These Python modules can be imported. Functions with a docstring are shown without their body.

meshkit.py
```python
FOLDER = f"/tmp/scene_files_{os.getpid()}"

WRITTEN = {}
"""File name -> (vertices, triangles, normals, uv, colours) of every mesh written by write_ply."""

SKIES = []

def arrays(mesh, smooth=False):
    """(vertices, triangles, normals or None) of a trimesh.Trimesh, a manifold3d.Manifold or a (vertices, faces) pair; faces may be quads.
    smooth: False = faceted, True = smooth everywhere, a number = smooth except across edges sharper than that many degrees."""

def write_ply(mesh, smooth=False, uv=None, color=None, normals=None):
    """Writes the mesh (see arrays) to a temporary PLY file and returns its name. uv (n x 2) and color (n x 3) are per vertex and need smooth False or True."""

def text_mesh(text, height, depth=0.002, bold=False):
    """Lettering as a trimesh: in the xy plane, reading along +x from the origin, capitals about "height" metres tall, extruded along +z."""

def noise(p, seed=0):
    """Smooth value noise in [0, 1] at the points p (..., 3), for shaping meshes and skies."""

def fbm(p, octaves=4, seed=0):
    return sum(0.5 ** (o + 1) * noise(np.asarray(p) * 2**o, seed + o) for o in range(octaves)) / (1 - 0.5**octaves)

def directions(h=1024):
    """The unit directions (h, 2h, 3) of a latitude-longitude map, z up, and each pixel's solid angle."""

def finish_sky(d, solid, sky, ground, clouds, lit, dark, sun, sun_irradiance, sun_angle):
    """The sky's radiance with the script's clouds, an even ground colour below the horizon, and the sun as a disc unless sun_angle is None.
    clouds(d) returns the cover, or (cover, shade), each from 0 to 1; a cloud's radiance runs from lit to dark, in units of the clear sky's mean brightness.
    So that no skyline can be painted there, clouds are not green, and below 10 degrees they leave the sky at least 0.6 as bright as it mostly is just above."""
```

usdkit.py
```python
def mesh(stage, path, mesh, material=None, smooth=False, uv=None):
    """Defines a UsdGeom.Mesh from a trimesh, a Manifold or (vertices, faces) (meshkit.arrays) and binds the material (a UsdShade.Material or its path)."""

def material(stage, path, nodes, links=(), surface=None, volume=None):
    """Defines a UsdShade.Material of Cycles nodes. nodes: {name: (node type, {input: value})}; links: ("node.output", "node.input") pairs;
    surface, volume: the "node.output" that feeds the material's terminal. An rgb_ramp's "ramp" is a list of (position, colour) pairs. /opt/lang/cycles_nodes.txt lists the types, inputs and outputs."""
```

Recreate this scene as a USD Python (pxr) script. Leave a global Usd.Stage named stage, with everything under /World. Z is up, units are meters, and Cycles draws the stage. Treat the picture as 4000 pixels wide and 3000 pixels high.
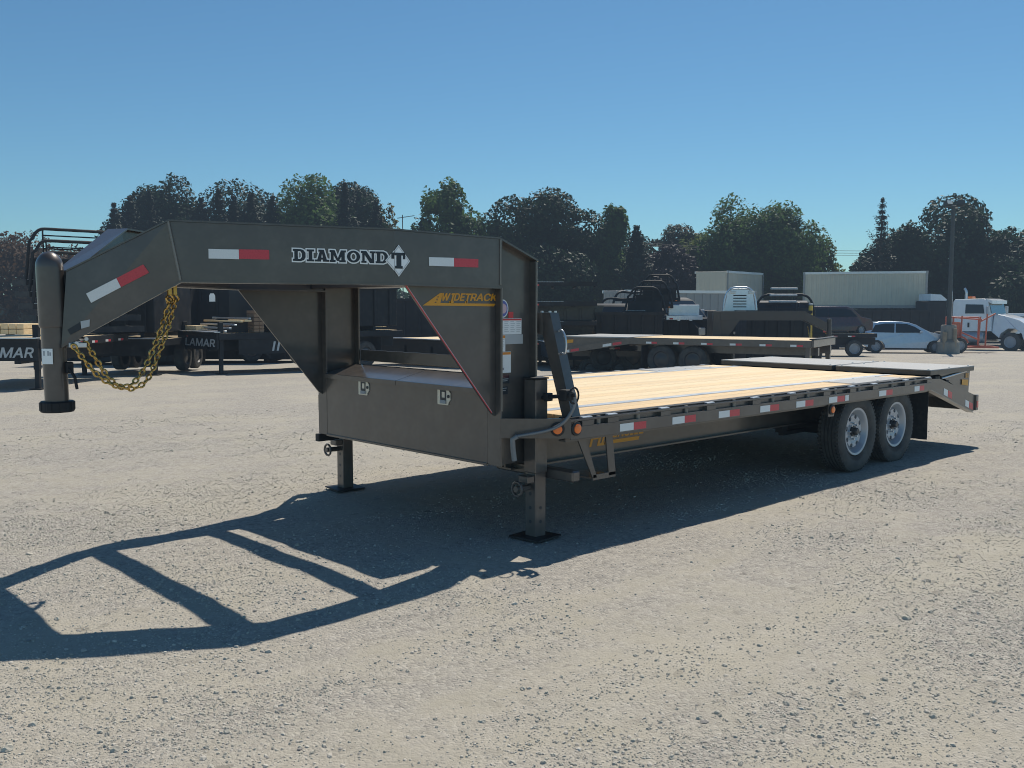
import math, random
import numpy as np
import trimesh
import manifold3d as m3
from shapely.geometry import Polygon, box as sbox, LineString, Point
from shapely.ops import unary_union
from shapely import affinity
import usdkit, meshkit
from pxr import Usd, UsdGeom, UsdLux, UsdShade, Gf, Sdf, Vt

stage = Usd.Stage.CreateInMemory()
UsdGeom.SetStageUpAxis(stage, UsdGeom.Tokens.z)
UsdGeom.SetStageMetersPerUnit(stage, 1.0)
UsdGeom.Xform.Define(stage, '/World')
UsdGeom.Scope.Define(stage, '/World/Looks')

# ------------------------------------------------------------------ camera
CAM = np.array([-4.3485, -5.9566, 1.6393])
YAW, PITCH, ROLL = map(math.radians, (43.0191, -4.6776, 0.0919))
FW = np.array([math.sin(YAW) * math.cos(PITCH), math.cos(YAW) * math.cos(PITCH), math.sin(PITCH)])
RT = np.array([math.cos(YAW), -math.sin(YAW), 0.0])
UP = np.cross(RT, FW)
RT, UP = RT * math.cos(ROLL) + UP * math.sin(ROLL), -RT * math.sin(ROLL) + UP * math.cos(ROLL)
cam = UsdGeom.Camera.Define(stage, '/World/camera')
cam.AddTransformOp().Set(Gf.Matrix4d(*[float(x) for x in [*RT, 0, *UP, 0, *(-FW), 0, *CAM, 1]]))
cam.CreateHorizontalApertureAttr(36.0)
cam.CreateVerticalApertureAttr(27.0)
cam.CreateFocalLengthAttr(36.0 * 3676.8 / 4000)
cam.CreateExposureAttr(0.0)

# ------------------------------------------------------------------ sky and sun
SUN = np.array([0.6436, 0.2885, 1.0]); SUN /= np.linalg.norm(SUN)
usdkit.material(stage, '/World/Looks/sky_light', {
    'sky': ('sky_texture', {'sky_type': 'single_scattering', 'sun_disc': False, 'sun_elevation': math.asin(SUN[2]), 'sun_rotation': math.atan2(SUN[0], SUN[1]),
                            'altitude': 200.0, 'air_density': 1.0, 'aerosol_density': 0.2, 'ozone_density': 0.5}),
    'tint': ('mix_color', {'blend_type': 'multiply', 'fac': 1.0, 'b': (.53,.88,1.06), 'use_clamp': False}),
    'bg': ('background_shader', {'strength': 0.078})}, [('sky.color', 'tint.a'), ('tint.result', 'bg.color')], surface='bg.background')
dome = UsdLux.DomeLight.Define(stage, '/World/sky')
UsdShade.MaterialBindingAPI.Apply(dome.GetPrim()).Bind(UsdShade.Material.Get(stage, '/World/Looks/sky_light'))
dome.GetPrim().SetCustomDataByKey('kind', 'structure')
sun = UsdLux.DistantLight.Define(stage, '/World/sun')
sun.CreateIntensityAttr(1.2); sun.CreateAngleAttr(0.5); sun.CreateColorAttr(Gf.Vec3f(1.0, 0.935, 0.83))
sun.CreateNormalizeAttr(True)
zc = SUN; xc = np.cross([0, 0, 1], zc); xc /= np.linalg.norm(xc); yc = np.cross(zc, xc)
sun.AddTransformOp().Set(Gf.Matrix4d(*[float(x) for x in [*xc, 0, *yc, 0, *zc, 0, 0, 0, 30, 1]]))

# ------------------------------------------------------------------ yard frame: s metres along the yard (to the north-east), r metres across it
YF = np.array([math.sin(YAW), math.cos(YAW)]); YR = np.array([math.cos(YAW), -math.sin(YAW)])
YARD_ROT = math.atan2(YR[1], YR[0])
def gz(s):
    """The yard is level near the trailer and falls gently beyond it."""
    return -1.15 * np.clip((np.asarray(s, float) - 17) / 60.0, 0, 1)
def yard(r, s, z=None):
    p = CAM[:2] + YR * r + YF * s
    return (float(p[0]), float(p[1]), float(gz(s)) if z is None else float(z))

# ------------------------------------------------------------------ scene helpers
USED = {}
def free(parent, name):
    n = USED.get((parent, name), 0); USED[(parent, name)] = n + 1
    return f'{parent}/{name}' + (f'_{n:03d}' if n else '')
def pth(parent):
    return '/World' if parent is None else (parent if isinstance(parent, str) else str(parent.GetPath()))
def tag(o, label=None, cat=None, group=None, kind=None):
    p = o.GetPrim() if hasattr(o, 'GetPrim') else o
    for k, v in (('label', label), ('category', cat), ('group', group), ('kind', kind)):
        if v: p.SetCustomDataByKey(k, v)
    return p
def thing(name, label, cat, loc=(0, 0, 0), rot=0.0, group=None, scale=None):
    x = UsdGeom.Xform.Define(stage, free('/World', name))
    x.AddTranslateOp().Set(Gf.Vec3d(*map(float, loc)))
    if rot: x.AddRotateZOp().Set(math.degrees(rot))
    if scale: x.AddScaleOp().Set(Gf.Vec3f(*([scale] * 3 if np.ndim(scale) == 0 else scale)))
    return tag(x, label, cat, group)
def obj(name, mesh, mat, parent=None, smooth=False, label=None, kind=None):
    if isinstance(mesh, list): mesh = cat(mesh)
    m = usdkit.mesh(stage, free(pth(parent), name), mesh, '/World/Looks/' + mat, smooth=smooth)
    return tag(m, label, kind=kind)
def dup(root, loc, rot, label, group=None, scale=None):
    was = root.GetCustomData()
    x = UsdGeom.Xform.Define(stage, free('/World', root.GetName().rstrip('0123456789').rstrip('_')))
    x.GetPrim().GetReferences().AddInternalReference(root.GetPath())
    x.ClearXformOpOrder()
    x.AddTranslateOp(UsdGeom.XformOp.PrecisionDouble, 'place').Set(Gf.Vec3d(*map(float, loc)))
    x.AddRotateZOp(UsdGeom.XformOp.PrecisionFloat, 'place').Set(math.degrees(rot))
    if scale: x.AddScaleOp(UsdGeom.XformOp.PrecisionFloat, 'place').Set(Gf.Vec3f(*([scale] * 3 if np.ndim(scale) == 0 else scale)))
    x.GetPrim().SetInstanceable(True)
    return tag(x, label, was['category'], group or was.get('group'))

# ------------------------------------------------------------------ mesh helpers
def cat(ms):
    vs, fs, n = [], [], 0
    for m in ms:
        v, f, _ = meshkit.arrays(m)
        vs.append(v); fs.append(f + n); n += len(v)
    return np.vstack(vs), np.vstack(fs)
def bx(x0, x1, y0, y1, z0, z1, c=0.0):
    """A box, its edges chamfered by c."""
    if c <= 0:
        b = trimesh.creation.box((x1 - x0, y1 - y0, z1 - z0)); b.apply_translation(((x0 + x1) / 2, (y0 + y1) / 2, (z0 + z1) / 2)); return b
    P = []
    for sx, x in ((1, x0), (-1, x1)):
        for sy, y in ((1, y0), (-1, y1)):
            for sz, z in ((1, z0), (-1, z1)):
                P += [(x + sx * c, y + sy * c, z), (x + sx * c, y, z + sz * c), (x, y + sy * c, z + sz * c)]
    return trimesh.convex.convex_hull(np.array(P))
def hull(P): return trimesh.convex.convex_hull(np.asarray(P, float))
def xf(m, T=None, rot=None, off=None):
    v, f, _ = meshkit.arrays(m); v = np.array(v, float)
    if T is not None: v = v @ np.asarray(T).T
    if off is not None: v = v + np.asarray(off)
    return v, f
def rz(a): c, s = math.cos(a), math.sin(a); return np.array([[c, -s, 0], [s, c, 0], [0, 0, 1.0]])
def rx(a): c, s = math.cos(a), math.sin(a); return np.array([[1.0, 0, 0], [0, c, -s], [0, s, c]])
def ry(a): c, s = math.cos(a), math.sin(a); return np.array([[c, 0, s], [0, 1.0, 0], [-s, 0, c]])
def loft(rings, cap=True, close=True):
    R = np.array(rings, float); n, k = R.shape[:2]; F = []
    for i in range(n - 1):
        for j in range(k if close else k - 1):
            a, b = i * k + j, i * k + (j + 1) % k
            F += [(a, b, b + k), (a, b + k, a + k)]
    if cap:
        for base, flip in ((0, True), ((n - 1) * k, False)):
            for j in range(1, k - 1):
                t = (base, base + j, base + j + 1); F.append(t[::-1] if flip else t)
    return R.reshape(-1, 3), np.array(F)
def ext(poly, h, T=None, off=None):
    """A shapely polygon extruded by h along z, then turned by T and moved."""
    ms = [trimesh.creation.extrude_polygon(g, h, engine='earcut') for g in getattr(poly, 'geoms', [poly]) if g.area > 1e-9]
    return xf(cat(ms), T, off=off)
XZ = np.array([[1.0, 0, 0], [0, 0, -1.0], [0, 1.0, 0]])          # polygon (x, z), extruded towards -y
YZ = np.array([[0, 0, -1.0], [-1.0, 0, 0], [0, 1.0, 0]])          # polygon (u, z) on a face that looks to -x: u runs to -y, extruded towards -x
def exz(pts, y0, y1, holes=()):
    return ext(Polygon(pts, holes), y1 - y0, XZ, (0, y1, 0))
def tube(pts, r, n=8, closed=False):
    P = np.array(pts, float); rings = []
    k = len(P); up = None
    for i in range(k):
        t = P[(i + 1) % k] - P[i - 1] if closed else (P[min(i + 1, k - 1)] - P[max(i - 1, 0)])
        t = t / (np.linalg.norm(t) + 1e-12)
        if up is None:
            up = np.cross(t, [0, 0, 1.0]) if abs(t[2]) < 0.9 else np.cross(t, [1.0, 0, 0])
        up = up - t * (up @ t); up /= np.linalg.norm(up)
        w = np.cross(t, up); rr = r[i] if np.ndim(r) else r
        rings.append([P[i] + rr * (math.cos(a) * up + math.sin(a) * w) for a in np.arange(n) * 2 * math.pi / n])
    if closed: rings.append(rings[0])
    return loft(rings, cap=not closed)
def spline(pts, n=6):
    from scipy.interpolate import CubicSpline
    P = np.array(pts, float); t = np.r_[0, np.cumsum(np.linalg.norm(np.diff(P, axis=0), axis=1))]
    return CubicSpline(t, P)(np.linspace(0, t[-1], n * (len(P) - 1) + 1))
def rev(profile, n=32, axis='y'):
    """(radius, along) pairs turned about the axis; the along coordinate runs on the axis."""
    pr = np.array(profile, float); A = np.arange(n) * 2 * math.pi / n
    rings = [[(q * math.cos(a), q * math.sin(a), h) for q, h in pr] for a in A]
    R = np.array(rings); k = len(pr); F = []
    for i in range(n):
        for j in range(k - 1):
            a, b = i * k + j, ((i + 1) % n) * k + j
            F += [(a, b, b + 1), (a, b + 1, a + 1)]
    V = R.reshape(-1, 3)
    if axis == 'y': V = V @ np.array([[1.0, 0, 0], [0, 0, -1.0], [0, 1.0, 0]])
    if axis == 'x': V = V @ np.array([[0, 1.0, 0], [0, 0, 1.0], [1.0, 0, 0]])
    return V, np.array(F)
def cyl(p0, p1, r, n=16, c=0.0):
    p0, p1 = np.array(p0, float), np.array(p1, float); d = (p1 - p0); L = np.linalg.norm(d); d /= L
    if c: return tube([p0, p0 + d * c * .001, p0 + d * c, p1 - d * c, p1 - d * c * .001, p1], [r - c, r - c, r, r, r - c, r - c], n)
    return tube([p0, p1], r, n)

# ------------------------------------------------------------------ materials
def mat(name, color, rough=0.5, metal=0.0, coat=0.0, var=0.12, scale=6.0, bump=0.0, bscale=40.0, rvar=0.1, spec=0.5, dirt=None, stretch=None, sheen=0.0, coat_rough=.06, knots=False):
    c = np.array(color, float)
    nodes = {'tc': ('texture_coordinate', {}), 'mp': ('mapping', {'scale': stretch or (1, 1, 1)}),
             'n': ('noise_texture', {'scale': scale, 'detail': 5.0, 'roughness': 0.6}),
             'r': ('rgb_ramp', {'ramp': [(0.25, c * (1 - var)), (0.5, c), (0.75, np.minimum(c * (1 + var), .95))]}),
             'rr': ('map_range', {'from_min': 0.3, 'from_max': 0.7, 'to_min': max(rough - rvar, .02), 'to_max': rough + rvar, 'clamp': True}),
             'p': ('principled_bsdf', {'metallic': metal, 'coat_weight': coat, 'coat_roughness': coat_rough, 'specular_ior_level': spec, 'sheen_weight': sheen})}
    links = [('tc.object', 'mp.vector'), ('mp.vector', 'n.vector'), ('n.fac', 'r.fac'), ('n.fac', 'rr.value'), ('rr.result', 'p.roughness')]
    last = 'r.color'
    if dirt:
        nodes |= {'dn': ('noise_texture', {'scale': dirt[2], 'detail': 8.0, 'roughness': .7}), 'dr': ('map_range', {'from_min': dirt[3] if len(dirt) > 3 else .5, 'from_max': .8, 'to_min': 0.0, 'to_max': dirt[1], 'clamp': True}),
                  'dm': ('mix_color', {'b': dirt[0]})}
        links += [('tc.object', 'dn.vector'), ('dn.fac', 'dr.value'), ('dr.result', 'dm.fac'), (last, 'dm.a')]
        last = 'dm.result'
    links.append((last, 'p.base_color'))
    if bump:
        nodes |= {'bn': ('noise_texture', {'scale': bscale, 'detail': 4.0}), 'b': ('bump', {'strength': bump, 'distance': 0.01})}
        links += [('mp.vector', 'bn.vector'), ('bn.fac', 'b.height'), ('b.normal', 'p.normal')]
    if knots:
        nodes |= {'km': ('mapping', {'scale': (.55, 2.2, 1.0)}), 'kv': ('voronoi_texture', {'scale': 2.6}), 'kr': ('map_range', {'from_min': .03, 'from_max': .085, 'to_min': .55, 'to_max': 0.0, 'clamp': True}), 'kc': ('mix_color', {'b': (.25, .13, .055)}),
                  'gv': ('wave_texture', {'wave_type': 'bands', 'bands_direction': 'y', 'scale': 5.0, 'distortion': 7.0, 'detail': 3.0, 'detail_scale': .6}), 'gr': ('map_range', {'from_min': .0, 'from_max': .5, 'to_min': .16, 'to_max': 0.0, 'clamp': True}), 'gc': ('mix_color', {'b': (.36, .22, .11)})}
        links = [q for q in links if q[1] != 'p.base_color'] + [('tc.object', 'km.vector'), ('km.vector', 'kv.vector'), ('kv.distance', 'kr.value'), ('kr.result', 'kc.fac'), (last, 'kc.a'), ('mp.vector', 'gv.vector'), ('gv.fac', 'gr.value'), ('gr.result', 'gc.fac'), ('kc.result', 'gc.a'), ('gc.result', 'p.base_color')]
    usdkit.material(stage, '/World/Looks/' + name, nodes, links, surface='p.BSDF')
DUST = (.36, .32, .26)
mat('bronze_paint', (.080, .068, .060), .34, .35, .5, .06, 3.0, .03, 300, .05, dirt=(DUST, .14, 5.0, .45), coat_rough=.12)
mat('bronze_dark', (.045, .038, .033), .4, .3, .3, .08, 3)
mat('bronze_edge', (.20, .18, .155), .4, .3, .3, .1, 6)
mat('black_paint', (.012, .013, .015), .36, 0, .4, .2, 4.0, rvar=.1, dirt=(DUST, .05, 4.0))
mat('black_worn', (.013, .014, .016), .55, 0, 0, .25, 3.0, spec=.25, dirt=(DUST, .07, 3.0))
mat('pine_a', (.71, .54, .31), .62, knots=True, var=.13, scale=9, bump=.25, bscale=30, stretch=(.12, 1, 1), dirt=((.30, .19, .09), .55, 2.3, .66))
mat('pine_b', (.75, .58, .34), .62, knots=True, var=.12, scale=8, bump=.25, bscale=30, stretch=(.12, 1, 1), dirt=((.30, .19, .09), .5, 2.9, .66))
mat('pine_c', (.69, .51, .28), .64, knots=True, var=.14, scale=10, bump=.25, bscale=30, stretch=(.12, 1, 1), dirt=((.28, .17, .08), .6, 2.0, .64))
mat('pine_side', (.66, .46, .23), .62, knots=True, var=.16, scale=8, bump=.25, bscale=30, stretch=(.12, 1, 1), dirt=((.30, .19, .09), .5, 2.9, .62))
mat('lumber_brown', (.20, .12, .07), .7, var=.25, scale=7, stretch=(.2, 1, 1))
mat('steel_grey', (.36, .38, .40), .42, .55, 0, .1, 8, .1, 120, .08)
mat('dull_steel', (.17, .18, .19), .45, .5, 0, .1, 8)
mat('deck_plate', (.27, .275, .275), .6, .2, 0, .08, 7, .25, 90, .08, dirt=(DUST, .4, 4))
mat('galvanised', (.60, .62, .64), .34, .85, 0, .05, 3, rvar=.03)
mat('aluminium', (.66, .69, .73), .30, .9, 0, .04, 2, rvar=.03)
mat('rubber', (.026, .026, .026), .78, 0, 0, .2, 12, .15, 60, .06, dirt=((.20, .18, .15), .35, 6, .4))
mat('mud_rubber', (.012, .012, .013), .8, var=.2, dirt=(DUST, .15, 5))
mat('rim_silver', (.36, .38, .41), .42, .4, .2, .05, 5, rvar=.05)
mat('dark_hub', (.03, .03, .032), .45, .2, .2)
mat('zinc_gold', (.56, .38, .12), .24, .95, 0, .18, 60, rvar=.1)
mat('tape_white', (.66, .66, .64), .4, 0, .3, .05, 120)
mat('tape_red', (.50, .028, .045), .36, 0, .3, .08, 120)
mat('decal_white', (.78, .78, .76), .4, var=.03)
mat('decal_black', (.010, .016, .022), .4, var=.05)
mat('decal_amber', (.62, .27, .012), .42, var=.06)
mat('decal_orange', (.72, .25, .03), .45, var=.05)
mat('decal_red', (.55, .04, .04), .45, var=.05)
mat('decal_blue', (.10, .12, .36), .45, var=.05)
mat('decal_pink', (.60, .40, .42), .45, var=.15, scale=40)
mat('decal_grey', (.42, .43, .43), .45, var=.05)
mat('print_grey', (.28, .29, .31), .6, var=.1)
mat('latch_tan', (.60, .55, .46), .38, .3, 0, .06)
mat('amber_lens', (.80, .16, .015), .18, 0, .6, .05, 30)
mat('red_lens', (.45, .02, .02), .2, 0, .6)
mat('grommet', (.012, .012, .012), .6)
mat('container_beige', (.52, .465, .36), .5, 0, .05, .06, .8, dirt=((.20, .16, .12), .25, 1.2))
mat('container_trim', (.25, .245, .23), .5, var=.1, scale=2)
mat('roof_white', (.70, .69, .64), .5, var=.06, scale=2)
mat('white_paint', (.66, .68, .70), .3, 0, .6, .04, 2, dirt=(DUST, .2, 3))
mat('blue_silver', (.36, .43, .52), .28, .45, .8, .04, 3, rvar=.04)
mat('maroon_paint', (.040, .007, .014), .26, .2, .8, .1, 3)
mat('orange_paint', (.46, .085, .035), .45, 0, .2, .2, 5, dirt=(DUST, .3, 4))
mat('yellow_paint', (.55, .36, .04), .5, 0, 0, .2, 6, dirt=(DUST, .3, 5))
mat('glass_dark', (.010, .013, .016), .10, 0, .1, .1, 2, rvar=.02, spec=.4)
mat('glass_green', (.045, .10, .10), .06, 0, .9, .1, 2, rvar=.02, spec=.8)
mat('concrete', (.21, .195, .165), .85, var=.2, scale=4, bump=.3, bscale=30)
mat('pole_grey', (.05, .053, .05), .7, .1, var=.2, scale=5)
mat('tan_brick_paint', (.24, .19, .13), .8, var=.2, scale=5)
mat('bark', (.060, .047, .036), .9, var=.35, scale=8, bump=.6, bscale=20, stretch=(1, 1, .25))
mat('wire_black', (.02, .02, .02), .6)
mat('lamp_white', (.74, .70, .62), .4, var=.05)
def leafmat(name, a, b, trans=.35):
    usdkit.material(stage, '/World/Looks/' + name, {
        'g': ('geometry', {}), 'rp': ('rgb_ramp', {'ramp': [(0.0, a), (0.55, (np.array(a) + np.array(b)) / 2), (1.0, b)]}),
        'n': ('noise_texture', {'scale': .55, 'detail': 3.0}), 'ad': ('math', {'math_type': 'multiply_add', 'value2': .55}), 'sb': ('math', {'math_type': 'multiply', 'value2': .55}),
        'p': ('principled_bsdf', {'roughness': .6, 'specular_ior_level': .25}), 't': ('translucent_bsdf', {}), 'm': ('mix_closure', {'fac': trans})},
        [('g.position', 'n.vector'), ('g.random_per_island', 'ad.value1'), ('n.fac', 'sb.value1'), ('sb.value', 'ad.value3'), ('ad.value', 'rp.fac'),
         ('rp.color', 'p.base_color'), ('rp.color', 't.color'), ('p.BSDF', 'm.closure1'), ('t.BSDF', 'm.closure2')], surface='m.closure')
leafmat('needles_dark', (.008, .020, .014), (.024, .046, .028), .15)
leafmat('leaf_deep', (.011, .028, .014), (.036, .070, .028), .3)
leafmat('leaf_mid', (.044, .090, .028), (.14, .22, .060), .45)
leafmat('leaf_pale', (.075, .105, .028), (.22, .25, .065), .45)
leafmat('leaf_purple', (.018, .014, .020), (.048, .034, .040), .25)
leafmat('leaf_grey', (.035, .050, .034), (.095, .11, .075), .35)
leafmat('leaf_rust', (.060, .035, .018), (.17, .085, .035), .35)
leafmat('leaf_yellow', (.10, .09, .02), (.24, .19, .05), .4)
TRK1, TRK2 = yard(3.0, -15.0, 0.0), yard(-34.0, 30.0, 0.0)                # centres of the sweeping wheel tracks
# gravel: pale limestone dust between crushed stone
usdkit.material(stage, '/World/Looks/gravel_ground', {
    'g': ('geometry', {}),
    'big': ('noise_texture', {'scale': .42, 'detail': 4.0, 'roughness': .55, 'distortion': .6}),
    'strm': ('mapping', {'rotation': (0, 0, .72), 'scale': (.22, 1.9, 1)}), 'str': ('noise_texture', {'scale': .9, 'detail': 5.0, 'roughness': .6}),
    'mid': ('noise_texture', {'scale': 3.1, 'detail': 6.0, 'roughness': .65}),
    'fine': ('noise_texture', {'scale': 60.0, 'detail': 4.0, 'roughness': .7}),
    'v': ('voronoi_texture', {'scale': 44.0, 'randomness': 1.0}), 'v2': ('voronoi_texture', {'scale': 17.0, 'randomness': 1.0}),
    'vd': ('voronoi_texture', {'scale': 44.0, 'feature': 'distance_to_edge'}),
    'bw': ('rgb_to_bw', {}), 'bw2': ('rgb_to_bw', {}),
    'a1': ('math', {'math_type': 'multiply', 'value2': .45}), 'a2': ('math', {'math_type': 'multiply_add', 'value2': .35}), 'a3': ('math', {'math_type': 'multiply_add', 'value2': .35}),
    'mask': ('map_range', {'from_min': .47, 'from_max': .62, 'to_min': .05, 'to_max': 1.0, 'clamp': True}),
    'stone': ('rgb_ramp', {'ramp': [(0, (.25, .235, .21)), (.3, (.33, .305, .27)), (.7, (.40, .37, .32)), (1, (.47, .44, .39))]}),
    'dustc': ('rgb_ramp', {'ramp': [(.25, (.36, .33, .265)), (.5, (.405, .37, .30)), (.75, (.45, .415, .34))]}),
    'spk': ('rgb_ramp', {'ramp': [(.0, (.55, .55, .56)), (.08, (.85, .85, .85)), (.2, (1, 1, 1))]}),
    'c1': ('vector_math', {'math_type': 'distance', 'vector2': TRK1}), 'c2': ('vector_math', {'math_type': 'distance', 'vector2': TRK2}),
    'p1': ('math', {'math_type': 'pingpong', 'value2': .9}), 'p2': ('math', {'math_type': 'pingpong', 'value2': .9}),
    'o1': ('math', {'math_type': 'add', 'value2': .35}), 'w1': ('math', {'math_type': 'multiply_add', 'value2': .5}), 'w2': ('math', {'math_type': 'multiply_add', 'value2': .6}),
    'r1': ('map_range', {'from_min': .78, 'from_max': 1.0, 'to_min': 0.0, 'to_max': 1.0, 'clamp': True}), 'r2': ('map_range', {'from_min': .80, 'from_max': 1.02, 'to_min': 0.0, 'to_max': .8, 'clamp': True}),
    'rm': ('math', {'math_type': 'maximum'}), 'rb': ('math', {'math_type': 'multiply'}), 'ri': ('math', {'math_type': 'subtract', 'value1': 1.0}), 'mk': ('math', {'math_type': 'multiply'}),
    'mx': ('mix_color', {}), 'mu': ('mix_color', {'blend_type': 'multiply', 'fac': .9}),
    'h1': ('math', {'math_type': 'multiply', 'value2': 1.2}), 'h2': ('math', {'math_type': 'multiply_add', 'value2': .8}), 'hm': ('math', {'math_type': 'multiply'}),
    'b': ('bump', {'strength': .8, 'distance': .014}), 'p': ('principled_bsdf', {'roughness': .92, 'specular_ior_level': .2})},
    [('g.position', 'big.vector'), ('g.position', 'strm.vector'), ('strm.vector', 'str.vector'), ('g.position', 'mid.vector'), ('g.position', 'fine.vector'), ('g.position', 'v.vector'), ('g.position', 'v2.vector'), ('g.position', 'vd.vector'),
     ('big.fac', 'a1.value1'), ('str.fac', 'a2.value1'), ('a1.value', 'a2.value3'), ('mid.fac', 'a3.value1'), ('a2.value', 'a3.value3'), ('a3.value', 'mask.value'),
     ('v.color', 'bw.color'), ('bw.val', 'stone.fac'), ('mid.fac', 'dustc.fac'), ('mk.value', 'mx.fac'), ('g.position', 'c1.vector1'), ('g.position', 'c2.vector1'), ('big.fac', 'w1.value1'), ('c1.value', 'w1.value3'), ('w1.value', 'p1.value1'), ('big.fac', 'w2.value1'), ('c2.value', 'w2.value3'), ('w2.value', 'o1.value1'), ('o1.value', 'p2.value1'),
     ('p1.value', 'r1.value'), ('p2.value', 'r2.value'), ('r1.result', 'rm.value1'), ('r2.result', 'rm.value2'), ('rm.value', 'rb.value1'), ('str.fac', 'rb.value2'), ('rb.value', 'ri.value2'), ('mask.result', 'mk.value1'), ('ri.value', 'mk.value2'),
     ('dustc.color', 'mx.a'), ('stone.color', 'mx.b'),
     ('v2.color', 'bw2.color'), ('bw2.val', 'spk.fac'), ('mx.result', 'mu.a'), ('spk.color', 'mu.b'), ('mu.result', 'p.base_color'),
     ('vd.distance', 'h1.value1'), ('h1.value', 'hm.value1'), ('mk.value', 'hm.value2'), ('fine.fac', 'h2.value1'), ('hm.value', 'h2.value3'), ('h2.value', 'b.height'), ('b.normal', 'p.normal')], surface='p.BSDF')
for k, (a, b) in enumerate((((.33, .31, .265), (.45, .425, .36)), ((.40, .365, .31), (.52, .48, .415)), ((.22, .21, .195), (.32, .305, .28)))):
    usdkit.material(stage, f'/World/Looks/stone_{"abc"[k]}', {'o': ('object_info', {}), 'r': ('rgb_ramp', {'ramp': [(0, a), (1, b)]}), 'tc': ('texture_coordinate', {}), 'n': ('noise_texture', {'scale': 2.0, 'detail': 3.0}),
        'ad': ('math', {'math_type': 'multiply_add', 'value2': .5}), 'p': ('principled_bsdf', {'roughness': .88, 'specular_ior_level': .25})},
        [('tc.object', 'n.vector'), ('n.fac', 'ad.value1'), ('o.random', 'ad.value3'), ('ad.value', 'r.fac'), ('r.color', 'p.base_color')], surface='p.BSDF')

# ------------------------------------------------------------------ the ground
rng = np.random.default_rng(7)
def axis(lo, hi, dense_lo, dense_hi, step):
    core = list(np.arange(dense_lo, dense_hi + 1e-6, step)); out = [dense_hi]; d = step
    while out[-1] < hi: d *= 1.22; out.append(min(out[-1] + d, hi))
    neg = [dense_lo]; d = step
    while neg[-1] > lo: d *= 1.22; neg.append(max(neg[-1] - d, lo))
    return np.array(sorted(set(np.round(neg[1:][::-1] + core + out[1:], 4))))
rr_, ss_ = axis(-900, 900, -5.2, 6.2, .05), axis(-300, 1500, 2.4, 11.5, .05)
Rg, Sg = np.meshgrid(rr_, ss_)
XYg = CAM[:2] + Rg[..., None] * YR + Sg[..., None] * YF
near = np.clip(1 - (np.maximum(np.abs(Rg), Sg - 3) - 6) / 12, 0, 1)
def relief(xy):
    q = np.concatenate([xy, np.zeros(xy.shape[:-1] + (1,))], -1)
    return (meshkit.fbm(q * 1.1, 3, 3) - .5) * .030 + (meshkit.fbm(q * 6.0, 3, 5) - .5) * .016
Zg = gz(Sg) + relief(XYg) * near - .004
V = np.concatenate([XYg, Zg[..., None]], -1).reshape(-1, 3)
nr = len(rr_); I = np.arange(len(V)).reshape(len(ss_), nr)
Q = np.stack([I[:-1, :-1], I[:-1, 1:], I[1:, 1:], I[1:, :-1]], -1).reshape(-1, 4)
obj('gravel_lot', (V, Q), 'gravel_ground', smooth=True, kind='structure')
def stone_patch(xy):
    q = np.concatenate([xy, np.zeros(xy.shape[:-1] + (1,))], -1)
    a = meshkit.fbm(q * .55, 3, 11); b = meshkit.fbm(q * np.array([.5, 2.0, 1]) + 9, 3, 12)
    return np.clip((.6 * a + .4 * b - .40) / .2, 0.0, 1)
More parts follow.
